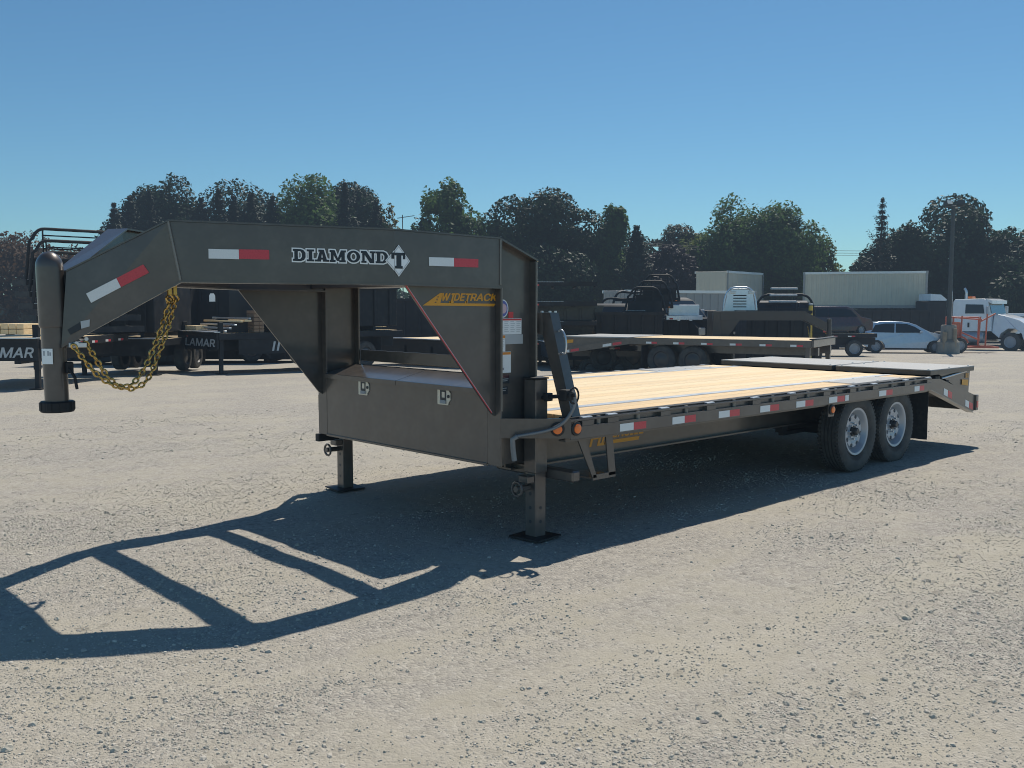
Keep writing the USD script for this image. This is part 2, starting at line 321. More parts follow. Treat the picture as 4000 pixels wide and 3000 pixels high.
# loose crushed stone, thickest near the lens
pi = UsdGeom.PointInstancer.Define(stage, '/World/loose_stones')
tag(pi, 'loose crushed limestone scattered over the gravel yard', 'gravel', kind='stuff')
targets = []
for k in range(6):
    s = trimesh.creation.icosphere(0 if k % 2 else 1); d = np.random.default_rng(40 + k)
    v = s.vertices * (1 + d.uniform(-.28, .28, (len(s.vertices), 1))) * d.uniform(.65, 1.2, 3) * np.array([1, 1, .62])
    targets.append(usdkit.mesh(stage, f'/World/loose_stones/stone' + (f'_{k:03d}' if k else ''), (v, s.faces), f'/World/Looks/stone_{"abc"[(0, 1, 0, 1, 2, 0)[k]]}').GetPath())
pi.CreatePrototypesRel().SetTargets(targets)
NS = 420000
sd = np.sqrt(rng.uniform(2.3 ** 2, 15.0 ** 2, NS)); sd = np.where(rng.random(NS) < .55, 2.3 + (sd - 2.3) * rng.random(NS) ** .6, sd)
rd = sd * rng.uniform(-.66, .66, NS)
xy = CAM[:2] + rd[:, None] * YR + sd[:, None] * YF
keep = rng.random(NS) < (.06 + .94 * stone_patch(xy)) * np.clip(1.2 - sd / 14, .10, 1)
xy, sd = xy[keep], sd[keep]; n = len(xy)
size = np.clip(.0034 * np.exp(rng.normal(0, .48, n)), .0020, .022) * (1 + .012 * sd)
pos = np.c_[xy, relief(xy) + size * .10 - .004]
pi.CreatePositionsAttr(Vt.Vec3fArray.FromNumpy(pos.astype(np.float32)))
pi.CreateScalesAttr(Vt.Vec3fArray.FromNumpy(np.repeat(size[:, None], 3, 1).astype(np.float32)))
ang = rng.uniform(0, 2 * np.pi, n)
q = np.c_[np.cos(ang / 2), np.zeros(n), np.zeros(n), np.sin(ang / 2)]
pi.CreateOrientationsAttr(Vt.QuathArray([Gf.Quath(float(a), 0, 0, float(b)) for a, b in zip(q[:, 0], q[:, 3])]))
pi.CreateProtoIndicesAttr(Vt.IntArray.FromNumpy(rng.choice(6, n, p=[.22, .28, .22, .20, .02, .06]).astype(np.int32)))

# ------------------------------------------------------------------ lettering
def word(text, h, bold=True, shear=0.0, wide=1.0):
    m = meshkit.text_mesh(text, h, .0015, bold); v, f, _ = meshkit.arrays(m); v = np.array(v)
    v[:, 0] = v[:, 0] * wide + v[:, 1] * shear
    return v, f
SIDE = np.array([[1.0, 0, 0], [0, 0, -1.0], [0, 1.0, 0]])        # letters read along +x on a face that looks to -y
FRONT = np.array([[0, 0, -1.0], [-1.0, 0, 0], [0, 1.0, 0]])       # letters read along -y on a face that looks to -x
def slab(ch, w=1.0, h=1.0, t=.30, s=.17):
    """Heavy slab-serif capitals as polygons in a w by h box."""
    R = lambda a, b, c, d: sbox(a, b, c, d)
    if ch == 'I': return unary_union([R(w / 2 - t / 2, 0, w / 2 + t / 2, h), R(0, 0, w, s), R(0, h - s, w, h)])
    if ch == 'T': return unary_union([R(w / 2 - t / 2, 0, w / 2 + t / 2, h), R(w * .2, 0, w * .8, s), R(0, h - s, w, h), R(0, h - s * 2.3, s * .8, h), R(w - s * .8, h - s * 2.3, w, h)])
    if ch == 'D':
        o = Polygon([(.06, 0), (w * .62, 0), (w * .86, h * .1), (w, h * .32), (w, h * .68), (w * .86, h * .9), (w * .62, h), (.06, h)])
        i = Polygon([(.06 + t, s), (w * .56, s), (w - t, h * .36), (w - t, h * .64), (w * .56, h - s), (.06 + t, h - s)])
        return unary_union([o.difference(i), R(-.05, 0, .4, s), R(-.05, h - s, .4, h)])
    if ch == 'O':
        o = Point(0, 0).buffer(1, 12); o = affinity.translate(affinity.scale(o, w / 2, h / 2), w / 2, h / 2)
        i = affinity.translate(affinity.scale(Point(0, 0).buffer(1, 12), w / 2 - t, h / 2 - s), w / 2, h / 2)
        return o.difference(i)
    if ch == 'A':
        o = Polygon([(w * .10, 0), (w * .36, h), (w * .64, h), (w * .90, 0), (w * .62, 0), (w * .58, h * .17), (w * .40, h * .17), (w * .36, 0)])
        i = Polygon([(w * .44, h * .34), (w * .56, h * .34), (w * .50, h * .66)])
        return unary_union([o.difference(i), R(-.04, 0, w * .42, s), R(w * .56, 0, w + .04, s), R(w * .22, h - s, w * .6, h)])
    if ch == 'M':
        return unary_union([R(w * .06, 0, w * .06 + t * .8, h), R(w * .94 - t, 0, w * .94, h), Polygon([(w * .06, h), (w * .06 + t * 1.1, h), (w * .56, h * .1), (w * .44, h * .1)]),
                            Polygon([(w * .94, h), (w * .94 - t * 1.1, h), (w * .44, h * .1), (w * .56, h * .1)]), R(0, 0, w * .36, s), R(w * .58, 0, w, s), R(-.02, h - s, w * .3, h), R(w * .7, h - s, w + .02, h)])
    if ch == 'N':
        return unary_union([R(w * .07, 0, w * .07 + t * .7, h), R(w * .93 - t * .7, 0, w * .93, h), Polygon([(w * .07, h), (w * .07 + t * 1.2, h), (w * .93, 0), (w * .93 - t * 1.2, 0)]),
                            R(0, 0, w * .38, s), R(w * .62, h - s, w + .03, h), R(-.02, h - s, w * .3, h)])
def slab_word(text, H, widths, gap=.10):
    x, out = 0.0, []
    for c in text:
        w = widths[c]; out.append(affinity.translate(slab(c, w), x, 0)); x += w + gap
    return affinity.scale(unary_union(out), H, H, origin=(0, 0)), (x - gap) * H

# ------------------------------------------------------------------ shared running gear
def settle(m, z=.003):
    v, f, _ = meshkit.arrays(m); v = np.array(v); v[:, 2] = np.maximum(v[:, 2], z); return v, f
def tyre_mesh(r, w, n=56):
    h = w / 2; pr = [(r * .60, -h * .72), (r * .68, -h * .96), (r * .82, -h), (r * .93, -h * .93), (r * .985, -h * .80)]
    g = [-.62, -.30, 0.0, .30, .62]
    for q in g:
        pr += [(r, (q - .055) * h), (r * .972, (q - .045) * h), (r * .972, (q + .045) * h), (r, (q + .055) * h)]
    pr += [(r * .985, h * .80), (r * .93, h * .93), (r * .82, h), (r * .68, h * .96), (r * .60, h * .72)]
    return rev(pr, n)
def tread_blocks(r, w, n=60):
    """Shoulder lugs of the tread."""
    out = []
    for k in range(n):
        a = 2 * math.pi * k / n
        for s in (-1, 1):
            b = bx(-.011, .011, s * w * .5 * .70 - .022, s * w * .5 * .70 + .022, r * .962, r * 1.002)
            out.append(xf(b, ry(a)))
    return cat(out)
def rim_solid(R, depth, face, side=-1):
    """A dished steel wheel with hand holes; the open side looks to -y."""
    t = .012
    pr = [(0.045, face), (R * .42, face), (R * .50, face - .012), (R * .66, face - .012), (R * .74, face + .02), (R * .84, -depth * .40), (R * .90, -depth * .48), (R * .985, -depth * .5), (R * 1.0, -depth * .5 + .006),
          (R * 1.0, -depth * .5 + .014), (R * .955, -depth * .42), (R * .93, depth * .4), (R * .90, depth * .4), (R * .80, face + .04), (R * .68, face + .004), (R * .48, face + .006), (R * .40, face + .016), (.045, face + .016)]
    cs = m3.CrossSection([[(a, b) for a, b in pr]], m3.FillRule.NonZero)
    if cs.area() < 1e-6: cs = m3.CrossSection([[(a, b) for a, b in pr[::-1]]], m3.FillRule.NonZero)
    s = cs.revolve(64)                                               # turned about z, the profile's second coordinate along z
    for k in range(8):
        a = 2 * math.pi * (k + .3) / 8
        s = s - m3.Manifold.cylinder(.4, R * .085, R * .085, 14, True).scale((1, 1.25, 1)).translate((R * .60, 0, 0)).rotate((0, 0, math.degrees(a)))
    v, f, _ = meshkit.arrays(s)
    return np.array(v) @ np.array([[1.0, 0, 0], [0, 0, -1.0], [0, 1.0, 0]]), f

# ------------------------------------------------------------------ the big bronze gooseneck flatbed
T = thing('gooseneck_trailer', 'large bronze gooseneck flatbed trailer with pine deck, standing on its jacks on the gravel', 'trailer')
YRS, ZB, ZT = 1.1815, .5337, 2.0978
def sym(fn):
    for s in (-1, 1): fn(s)
def ymir(m, s):
    if s < 0: return m
    v, f, _ = meshkit.arrays(m); v = np.array(v); v[:, 1] *= -1
    return v, np.asarray(f)[:, ::-1]
# neck: straight off the riser, drawn in towards the coupler, then bent down
def neck_rings(o, i, dz0=0.0, dz1=None):
    """Rings of a neck plate or beam from y offset o (outer) to i (inner), near side."""
    st = [((0, -YRS), (0, -YRS), 1.7754, 2.0978, (0, 1)), ((-.8875, -YRS), (-.8875, -YRS), 1.785, 2.108, (.28, .96)),
          ((-1.955, -.509), (-2.0065, -.4764), 1.793, 2.1379, (.42, .90)), ((-2.500, -.070), (-2.462, -.085), 1.405, 1.842, (.30, .95))]
    out = []
    for (bxy, txy, z0, z1, nv) in st:
        nv = np.array(nv) / np.hypot(*nv); b, t = np.array(bxy), np.array(txy)
        lo, hi = (z0, z1) if dz1 is None else (z1 + dz0, z1 + dz1)
        if dz1 is not None: b = t
        p = [(*(b + nv * o), lo), (*(b + nv * i), lo), (*(t + nv * i), hi), (*(t + nv * o), hi)]
        out.append(p)
    return out
def neck_bottom(o, i):
    r = neck_rings(o, i); out = []
    for q in r:
        a, b = np.array(q[0]), np.array(q[1]); out.append([a, b, b - [0, 0, .012], a - [0, 0, .012]])
    return out
for s in (-1, 1):
    nb = obj('neck_beam', ymir(loft(neck_rings(0, .115)), s), 'bronze_paint', T)
    obj('top_flange', ymir(loft(neck_rings(-.006, .165, .0015, .012)), s), 'bronze_paint', nb)
    obj('bottom_flange', ymir(loft(neck_bottom(-.004, .15)), s), 'bronze_paint', nb)
    # weld seams where the plates meet
    P0, P1 = np.array((-1.955, -.509, 1.793)), np.array((-2.0065, -.4764, 2.1379)); nv = np.array((-.42, -.90, 0)) * .004
    obj('weld_seam', ymir(tube([P0 + nv, P1 + nv], .009, 6), s), 'bronze_edge', nb)
    obj('weld_seam', ymir(tube([(-.004, -YRS - .002, 1.79), (-.004, -YRS - .002, 2.096)], .008, 6), s), 'bronze_edge', nb)
    # riser: an upright H beam with a mitred cap
    zr = lambda x: ZT - .385 * x
    ri = obj('riser', ymir(cat([exz([(.016, ZB), (.334, ZB), (.334, zr(.334)), (.016, zr(.016))], -1.121, -1.107)]), s), 'bronze_paint', T)
    obj('front_flange', ymir(bx(0, .016, -1.1815, -1.047, ZB, ZT - .004, .002), s), 'bronze_paint', ri)
    obj('rear_flange', ymir(bx(.334, .350, -1.1815, -1.047, ZB, 1.962, .002), s), 'bronze_paint', ri)
    obj('cap_plate', ymir(loft([[(-.004, y, ZT - .002), (-.004, y, ZT + .012), (.358, y, zr(.358) + .012), (.358, y, zr(.358) - .002)] for y in (-1.186, -1.042)]), s), 'bronze_paint', ri)
    obj('weld_seam', ymir(tube([(.010, -1.1835, .92), (.010, -1.1835, 1.77)], .006, 6), s), 'bronze_edge', ri)
    obj('weld_seam', ymir(tube([(.342, -1.1835, .90), (.342, -1.1835, 1.955)], .006, 6), s), 'bronze_edge', ri)
    gs = obj('gusset', ymir(exz([(-.002, .885), (-.036, .905), (-.765, 1.772), (-.002, 1.772)], -1.126, -1.112), s), 'bronze_paint', T)
    d = np.array([-.729, .867]); d /= np.hypot(*d); nn = np.array([d[1], -d[0]]) * -1
    a, b = np.array([-.036, .905]), np.array([-.765, 1.772])
    if s < 0:
        q = lambda w0, w1: [tuple(a + nn * -w0), tuple(b + nn * -w0), tuple(b + nn * -w1), tuple(a + nn * -w1)]
        obj('edge_tape', exz(q(.0005, .0065), -1.1290, -1.1262), 'decal_red', gs); obj('edge_line', exz(q(.0068, .0100), -1.1290, -1.1262), 'decal_pink', gs)
obj('cross_channel', bx(-.905, -.855, -1.064, 1.064, 1.84, 2.06, .006), 'bronze_paint', T)
obj('cross_channel', bx(-.13, -.08, -1.06, 1.06, 1.79, 1.99, .006), 'bronze_paint', T)
obj('cross_channel', bx(.10, .46, -.80, 1.046, 1.80, 1.93, .006), 'bronze_paint', T)
# closing plate under the throat of the neck, and the plate that carries on down to the coupler
obj('throat_plate', loft([[(-1.68, -.66, 1.797), (-1.68, .66, 1.797), (-1.68, .66, 1.809), (-1.68, -.66, 1.809)], [(-1.95, -.42, 1.800), (-1.95, .42, 1.800), (-1.96, .42, 1.812), (-1.96, -.42, 1.812)],
                          [(-2.49, -.05, 1.412), (-2.49, .05, 1.412), (-2.50, .05, 1.426), (-2.50, -.05, 1.426)]]), 'bronze_paint', T)
# coupler
cx, tilt = -2.52, .018
def cax(z): return np.array([cx - tilt * (z - 1.4), 0, z])
dome = [(0.0001, .076), (.028, .070), (.050, .054), (.066, .030), (.074, .010), (.076, -.02), (.076, -.36), (.070, -.372)]
R = []
cp = obj('coupler_tube', xf(rev([(r, h) for r, h in dome][::-1], 32, 'z'), ry(-tilt), off=cax(1.885)), 'bronze_paint', T, smooth=40)
obj('inner_tube', tube([cax(1.53), cax(1.06)], .067, 28), 'bronze_paint', cp, smooth=40)
obj('collar', cat([xf(rev([(.060, -.035), (.090, -.035), (.095, -.028), (.095, .022), (.090, .030), (.060, .030)], 28, 'z'), off=cax(1.045)), cat([xf(bx(.088, .099, -.016, .016, -.026, .026, .003), rz(a), off=cax(1.045)) for a in np.arange(8) * math.pi / 4])]), 'black_worn', cp, smooth=30)
st = obj('serial_sticker', xf(bx(-.032, .032, -.001, .001, -.045, .045), rz(-.75), off=cax(1.345) + np.array([-.056, -.052, 0])), 'decal_white', cp)
obj('printing', cat([xf(bx(-.022 + .012 * k, -.014 + .012 * k, -.0012, -.001, .004, .032 - .008 * (k % 2)), rz(-.75), off=cax(1.345) + np.array([-.056, -.052, 0]) + rz(-.75) @ np.array([0, -.0008, 0])) for k in (0, 2, 3)]), 'print_grey', st)
obj('latch_lever', cat([tube([(-2.47, -.10, 1.27), (-2.45, -.13, 1.22), (-2.44, -.13, 1.15)], .009, 8), bx(-2.48, -2.44, -.09, -.04, 1.24, 1.31, .006)]), 'black_worn', cp)
# maker's badge on the lower neck plate (dark oval patch with a pale flash)
def beam2(px, z, out=.003):
    """A point on the outer face of the drawn-in part of the neck, px metres from the bend in plan."""
    d = np.array([-1.119, .7051]) / np.hypot(1.119, .7051); n_ = np.array([-.7051, -1.119]) / np.hypot(1.119, .7051)
    p = np.array([-.8875, -1.1815]) + d * px + n_ * out
    return (p[0], p[1], z)
for (u0, u1, m_) in ((1.099, .925, 'tape_white'), (.9245, .749, 'tape_red')):
    obj('reflector_tape', loft([[beam2(u, z, o) for u, z in ((u0, 1.924), (u1, 1.922), (u1, 1.979), (u0, 1.981))] for o in (.001, .0035)]), m_, T)
for (x0, x1, m_) in ((-.619, -.414, 'tape_white'), (-.4135, -.205, 'tape_red')):
    obj('reflector_tape', exz([(x0, 1.900), (x1, 1.902), (x1, 1.957), (x0, 1.955)], -YRS - .0035, -YRS - .001), m_, T)
# tape and latch badge on the sloping part
NS_ = np.array([-.6193, -.785, -.0183])
def patch(name, q, m_, parent, lo=.0015, hi=.004):
    return obj(name, loft([[np.array(p) + NS_ * o for p in q] for o in (lo, hi)]), m_, parent)
patch('reflector_tape', [(-2.382, -.1703, 1.7138), (-2.3602, -.1862, 1.6597), (-2.2251, -.295, 1.7519), (-2.2448, -.2806, 1.8044)], 'tape_white', T)
patch('reflector_tape', [(-2.2442, -.2811, 1.8052), (-2.2245, -.2955, 1.7527), (-2.0967, -.3982, 1.8383), (-2.1225, -.379, 1.8862)], 'tape_red', T)
bd = patch('coupler_badge', [(-2.4702, -.0957, 1.5013), (-2.4571, -.1054, 1.471), (-2.4082, -.1448, 1.5042), (-2.4142, -.1409, 1.545)], 'decal_black', T)
patch('badge_flash', [(-2.4081, -.1449, 1.5073), (-2.371, -.1744, 1.5209), (-2.3679, -.1778, 1.5617), (-2.4095, -.1448, 1.5511)], 'decal_grey', bd)
# maker's name on the neck
Wd = {'D': 1.0, 'I': .62, 'A': 1.12, 'M': 1.34, 'O': 1.12, 'N': 1.18}
poly, Lw = slab_word('DIAMOND', .072, Wd)
text_len = .566; k = text_len / Lw
poly = affinity.scale(poly, k, 1.0, origin=(0, 0))
def neck_decal(name, poly, at, zmap, out, m_):
    """Flat print laid on the plates: u grows to the rear, 0 is the bend in plan."""
    parts = []
    for half in (sbox(-9, -9, 0, 9), sbox(0, -9, 9, 9)):
        g = affinity.translate(poly, at, 0).intersection(half)
        if g.area < 1e-8: continue
        g = unary_union([k for k in getattr(g, 'geoms', [g]) if k.area > 1e-9])
        v, f = ext(g, .001); P = []
        left = half.bounds[0] < -1
        for u, y, o in np.array(v):
            z = zmap(u, y)
            P.append(beam2(-u, z, out + o) if left else (-.8875 + u, -YRS - out - o, z))
        parts.append((np.array(P), f))
    return obj(name, cat(parts), m_, T)
UB = -.606
zm = lambda u, y: 1.915 + (u + .6) * -.018 + y
neck_decal('name_outline', poly.buffer(.0075, join_style=2), UB, zm, .0012, 'decal_white')
neck_decal('name_lettering', poly, UB, zm, .0026, 'decal_black')
dm = lambda r, c=(.030, .034): Polygon([(c[0] - r * .88, c[1]), (c[0], c[1] + r), (c[0] + r * .88, c[1]), (c[0], c[1] - r)])
zd_ = lambda u, y: 1.8895 + y
neck_decal('diamond_emblem', dm(.098), 0, zd_, .0040, 'decal_white')
neck_decal('diamond_emblem', dm(.090).difference(dm(.085)), 0, zd_, .0054, 'decal_grey')
Tm = affinity.translate(affinity.scale(slab('T', .78), .125, .098, origin=(0, 0)), -.0187, -.015)
neck_decal('diamond_letter', Tm, 0, zd_, .0054, 'decal_black')
# A WIDE TRACK on the gusset
def wide_track():
    A = Polygon([(0, 0), (.145, .082), (.166, .082), (.140, 0)]).difference(unary_union([sbox(.098, .012, .112, .024), sbox(.112, .034, .123, .044), sbox(.121, .052, .131, .060)]))
    bar = Polygon([(0, 0), (.615, -.004), (.630, .013), (.10, .017)])
    stems = unary_union([Polygon([(.214, .010), (.228, .010), (.236, .03), (.222, .03)]), Polygon([(.350, .010), (.364, .010), (.374, .03), (.360, .03)])])
    return ext(unary_union([A, bar, stems]), .0015)
ww = [xf(wide_track(), SIDE, off=(-.628, -1.1262, 1.648))]
def put_word(t, h, x, z, sh=.35, wide=.92): v, f = word(t, h, True, sh, wide); return cat([xf((v, f), SIDE, off=(x, -1.1262, z)), xf((v, f), SIDE, off=(x + .0035, -1.1258, z + .0007))])
ww += [put_word('W', .047, -.482, 1.681, .32, 1.05), put_word('I', .060, -.410, 1.667, .32, 1.0), put_word('DE', .047, -.378, 1.681, .32, 1.12), put_word('T', .060, -.288, 1.667, .32, .95), put_word('RACK', .047, -.236, 1.681, .32, 1.38)]
obj('side_lettering', cat(ww), 'decal_amber', T)
# warning labels on the riser web
yw = -1.1225
def label(name, x0, x1, z0, z1, body, head=None, hh=.2, lines=0, cols=1):
    p = obj(name, exz([(x0, z0), (x1, z0), (x1, z1), (x0, z1)], yw - .0015, yw), body, T)
    if head: obj('heading', exz([(x0 + .003, z1 - (z1 - z0) * hh), (x1 - .003, z1 - (z1 - z0) * hh), (x1 - .003, z1 - .003), (x0 + .003, z1 - .003)], yw - .0032, yw - .0017), head, p)
    if lines:
        L = []
        for c in range(cols):
            a, b = x0 + (x1 - x0) * (c + .12) / cols, x0 + (x1 - x0) * (c + .88) / cols
            for k in range(lines):
                z = z1 - (z1 - z0) * (hh + (k + .8) / (lines + 1.2) * (1 - hh))
                L.append(exz([(a, z), (b - .25 * (b - a) * ((k * 7 + c) % 3) / 2, z), (b - .25 * (b - a) * ((k * 7 + c) % 3) / 2, z + .0035), (a, z + .0035)], yw - .0030, yw - .0017))
        obj('printing', cat(L), 'decal_grey', p)
    return p
ov = obj('round_badge', ext(affinity.translate(affinity.scale(Point(0, 0).buffer(1, 14), .052, .063), .072, 1.628), .0015, XZ, (0, yw, 0)), 'decal_white', T)
obj('badge_ring', ext(affinity.translate(affinity.scale(Point(0, 0).buffer(1, 14), .045, .055), .072, 1.628), .0015, XZ, (0, yw - .0017, 0)), 'decal_blue', ov)
obj('badge_centre', ext(affinity.translate(affinity.scale(Point(0, 0).buffer(1, 12), .030, .034), .076, 1.628), .0015, XZ, (0, yw - .0034, 0)), 'decal_pink', ov)
label('red_label', .126, .172, 1.562, 1.605, 'decal_red')
label('warning_label', .024, .252, 1.448, 1.560, 'decal_white', 'decal_red', .13, 6, 4)
label('notice_label', .098, .266, 1.380, 1.446, 'decal_grey')
label('warning_label', .024, .096, 1.330, 1.446, 'decal_white', 'decal_orange', .2, 6, 1)
label('notice_label', .024, .150, 1.180, 1.328, 'decal_white', 'decal_orange', .14, 0, 1)
obj('printing', exz([(.07, 1.20), (.083, 1.20), (.083, 1.216), (.07, 1.216)], yw - .0035, yw - .002), 'print_grey', T)
lr = label('red_label', .024, .05, 1.120, 1.160, 'decal_red'); label('dark_label', .052, .135, 1.105, 1.172, 'decal_black', 'maroon_paint', .4, 2, 1)
label('dark_label', .03, .12, 1.03, 1.085, 'decal_black', None, .0, 2, 1)
# toolbox between the risers
tbx = obj('toolbox', bx(.0, .315, -1.045, 1.045, .535, 1.062, .004), 'bronze_paint', T)
obj('bottom_lip', bx(-.010, .004, -1.045, 1.045, .527, .545, .002), 'bronze_paint', tbx)
for (y0, y1) in ((-1.043, .002), (.008, 1.043)):
    ld = obj('lid', loft([[(-.024, y, 1.030), (-.024, y, 1.066), (.295, y, 1.140), (.310, y, 1.137), (.310, y, 1.10), (.295, y, 1.128), (-.014, y, 1.056), (-.014, y, 1.030)] for y in (y0, y1)]), 'bronze_paint', T)
for (yc, zc_) in ((.477, .985), (-.564, .985)):
    pl = sbox(-.062, -.055, .045, .055).buffer(.010, 4).union(Polygon([(.045, -.06), (.078, -.025), (.078, .025), (.045, .06)]))
    lt = obj('latch', ext(pl, .006, FRONT, (-.0005, yc, zc_)), 'latch_tan', T)
    obj('latch_recess', ext(sbox(-.038, -.030, .030, .042).difference(sbox(-.022, -.012, .016, .030)), .002, FRONT, (-.0068, yc, zc_)), 'decal_black', lt)
    obj('paddle', ext(sbox(-.030, -.052, .026, -.034).buffer(.004), .008, FRONT, (-.0068, yc, zc_)), 'print_grey', lt)
    obj('lock_cylinder', cyl((-.006, yc - .058, zc_), (-.013, yc - .058, zc_), .012, 12), 'decal_black', lt)
obj('headboard', bx(.352, .372, -1.045, 1.045, 1.165, 1.262, .003), 'bronze_paint', T)
obj('headboard_rail', bx(.345, .395, -1.045, 1.045, .895, .955, .004), 'black_worn', T)
# frame
zd = .873
for s in (-1, 1):
    mf = obj('main_rail', ymir(cat([bx(.30, 6.2, -.905, -.893, .46, .70), bx(.30, 6.2, -.965, -.835, .448, .461), bx(.30, 6.2, -.965, -.835, .70, .712)]), s), 'bronze_paint', T)
    obj('side_channel', ymir(cat([bx(.335, 6.16, -1.482, -1.470, .705, .866), bx(.345, 6.15, -1.470, -1.405, .854, .866), bx(.345, 6.15, -1.470, -1.405, .705, .717)]), s), 'bronze_paint', T)
    rb = obj('rub_rail', ymir(cat([bx(.345, 6.16, -1.5235, -1.513, .724, .812, .002), bx(.345, 6.16, -1.5235, -1.513, .8485, .864, .002)]), s), 'bronze_paint', T)
    for k, x in enumerate((.52, .79, 1.40, 1.995, 2.655, 3.25, 3.85, 4.36, 4.83, 5.55, 6.10)):
        obj('stake_pocket', ymir(cat([bx(x - .06, x + .06, -1.5233, -1.5132, .8125, .848), bx(x - .055, x - .047, -1.513, -1.4825, .800, .864), bx(x + .047, x + .055, -1.513, -1.4825, .800, .864)]), s), 'bronze_paint', rb)
        obj('tie_down', ymir(bx(x - .052, x + .052, -1.519, -1.486, .8642, .874, .003), s), 'galvanised', rb)
        if k:
            xm = x - (.3 if k > 1 else .13)
            obj('pipe_spool', ymir(tube([(xm, -1.492, .803), (xm, -1.492, .868)], .017, 10), s), 'bronze_edge', rb)
    obj('angled_corner', ymir(loft([[(.0, -1.184, z), (.346, -1.524, z), (.346, -1.470, z), (.03, -1.165, z)] for z in (.735, .871)]), s), 'bronze_paint', T)
for k in range(10): obj('crossmember', bx(.42 + .6 * k, .50 + .6 * k, -1.455, 1.455, .74, .832), 'bronze_paint', T)
obj('front_crossmember', bx(.37, .45, -1.52, -.72, .42, .50, .012), 'bronze_paint', T)
# deck: boards run the length of the bed
edges = list(np.linspace(-.965, .965, 11))
for k in range(10):
    obj('plank', bx(.40, 6.2, edges[k] + .0017, edges[k + 1] - .0017, .834 + .001 * ((k * 5) % 3), zd + (.0006 if k % 3 else -.0002), .0018), f'pine_{"abcbacbbac"[k]}', T)
for s in (-1, 1):
    for (y0, y1, x1, kk) in ((-1.229, -1.070, 4.6, 'b'), (-1.402, -1.233, 4.6, 'a'), (-1.229, -1.070, None, 'c'), (-1.402, -1.233, None, 'b')):
        xa, xb_ = (.46 if x1 else 5.76, x1 or 6.2)
        obj('plank', ymir(bx(xa, xb_, y0, y1, .834, zd - .001, .0025), s), 'pine_side' if s < 0 else f'pine_{kk}', T)
    obj('deck_strip', ymir(bx(.40, 6.2, -1.068, -.968, .836, zd + .0025, .002), s), 'steel_grey', T)
    fp = obj('wheel_plate', ymir(bx(4.604, 5.756, -1.402, -1.070, .836, zd + .004, .002), s), 'deck_plate', T)
    obj('bolt', ymir(cat([cyl((x, y, zd + .003), (x, y, zd + .009), .011, 8) for x in (4.66, 5.18, 5.70) for y in (-1.37, -1.10)]), s), 'galvanised', fp)
    obj('deck_edge', ymir(bx(.346, 6.16, -1.4835, -1.4045, .8662, .8745, .002), s), 'black_worn', T)
# reflective tape along the side channel
for x in (.861, 1.481, 2.096, 2.709, 3.299, 3.888, 4.905, 5.723):
    w = .155 if x < 5 else .125
    for (a, b, m_) in ((x, x + w, 'tape_white'), (x + w + .0005, x + 2 * w - .01, 'tape_red')):
        obj('reflector_tape', exz([(a, .737), (b, .737), (b, .792), (a, .792)], -1.5258, -1.5240), m_, T)
obj('reflector_tape', exz([(4.20, .737), (4.27, .737), (4.27, .792), (4.20, .792)], -1.5258, -1.5240), 'tape_white', T)
# HI TENSILE on the main rail, tucked under the side channel
ht = [xf(word('H', .125, True, .35, 1.15), SIDE, off=(1.195, -.9052, .522)), xf(word('I', .125, True, .35, 1.0), SIDE, off=(1.325, -.9052, .522)), xf(word('TENSILE', .078, True, .35, 1.08), SIDE, off=(1.405, -.9052, .572)),
      xf(ext(Polygon([(.0, 0), (.44, 0), (.452, .030), (.012, .030)]), .0015), SIDE, off=(1.39, -.9052, .522))]
obj('side_lettering', cat(ht), 'decal_amber', T)
# marker lamps
def lamp_on(p, n, rad=.034, lens='amber_lens'):
    n = np.array(n, float) / np.linalg.norm(n); p = np.array(p)
    g = obj('marker_lamp', cat([tube([p, p + n * .010, p + n * .016], [rad * 1.45, rad * 1.45, rad * 1.15], 24)]), 'grommet', T, smooth=40)
    obj('lens', tube([p + n * .012, p + n * .022, p + n * .026, p + n * .0262], [rad, rad * .96, rad * .7, .0001], 20), lens, g, smooth=50)
lamp_on((.278, -1.459, .80), (-.70, -.714, 0)); lamp_on((.395, -1.5235, .800), (0, -1, 0)); lamp_on((3.985, -1.50, .668), (0, -1, 0), .034)
obj('lamp_bracket', bx(3.93, 4.04, -1.4995, -1.490, .600, .7235), 'bronze_paint', T)
# running gear
ty, tr, rm = tyre_mesh(.40, .25), tread_blocks(.40, .25), rim_solid(.243, .20, -.052)
hub = tube([(0, .02, 0), (0, -.072, 0), (0, -.0725, 0), (0, -.104, 0), (0, -.112, 0), (0, -.1125, 0)], [.054, .052, .038, .036, .028, .0001], 24)
lugs = [cyl((.080 * math.cos(a), -.045, .080 * math.sin(a)), (.080 * math.cos(a), -.078, .080 * math.sin(a)), .009, 6) for a in np.arange(8) * math.pi / 4]
for x in (4.5955, 5.4598):
    for s in (-1, 1):
        for yy in (-1.355,):
            w = obj('wheel', settle(xf(ymir(cat([ty, tr]), s), off=(x, yy if s < 0 else -yy, .390))), 'rubber', T, smooth=40)
            obj('rim', xf(ymir(rm, s), off=(x, yy if s < 0 else -yy, .398)), 'rim_silver', w, smooth=35)
            if yy < -1.2:
                obj('hub', xf(ymir(hub, s), off=(x, yy if s < 0 else -yy, .398)), 'dark_hub', w, smooth=40)
                if s < 0:
                    for lug in lugs: obj('lug_nut', xf(lug, off=(x, yy, .398)), 'galvanised', w)
    obj('axle', cyl((x, -1.2, .398), (x, 1.2, .398), .062, 16), 'black_worn', T)
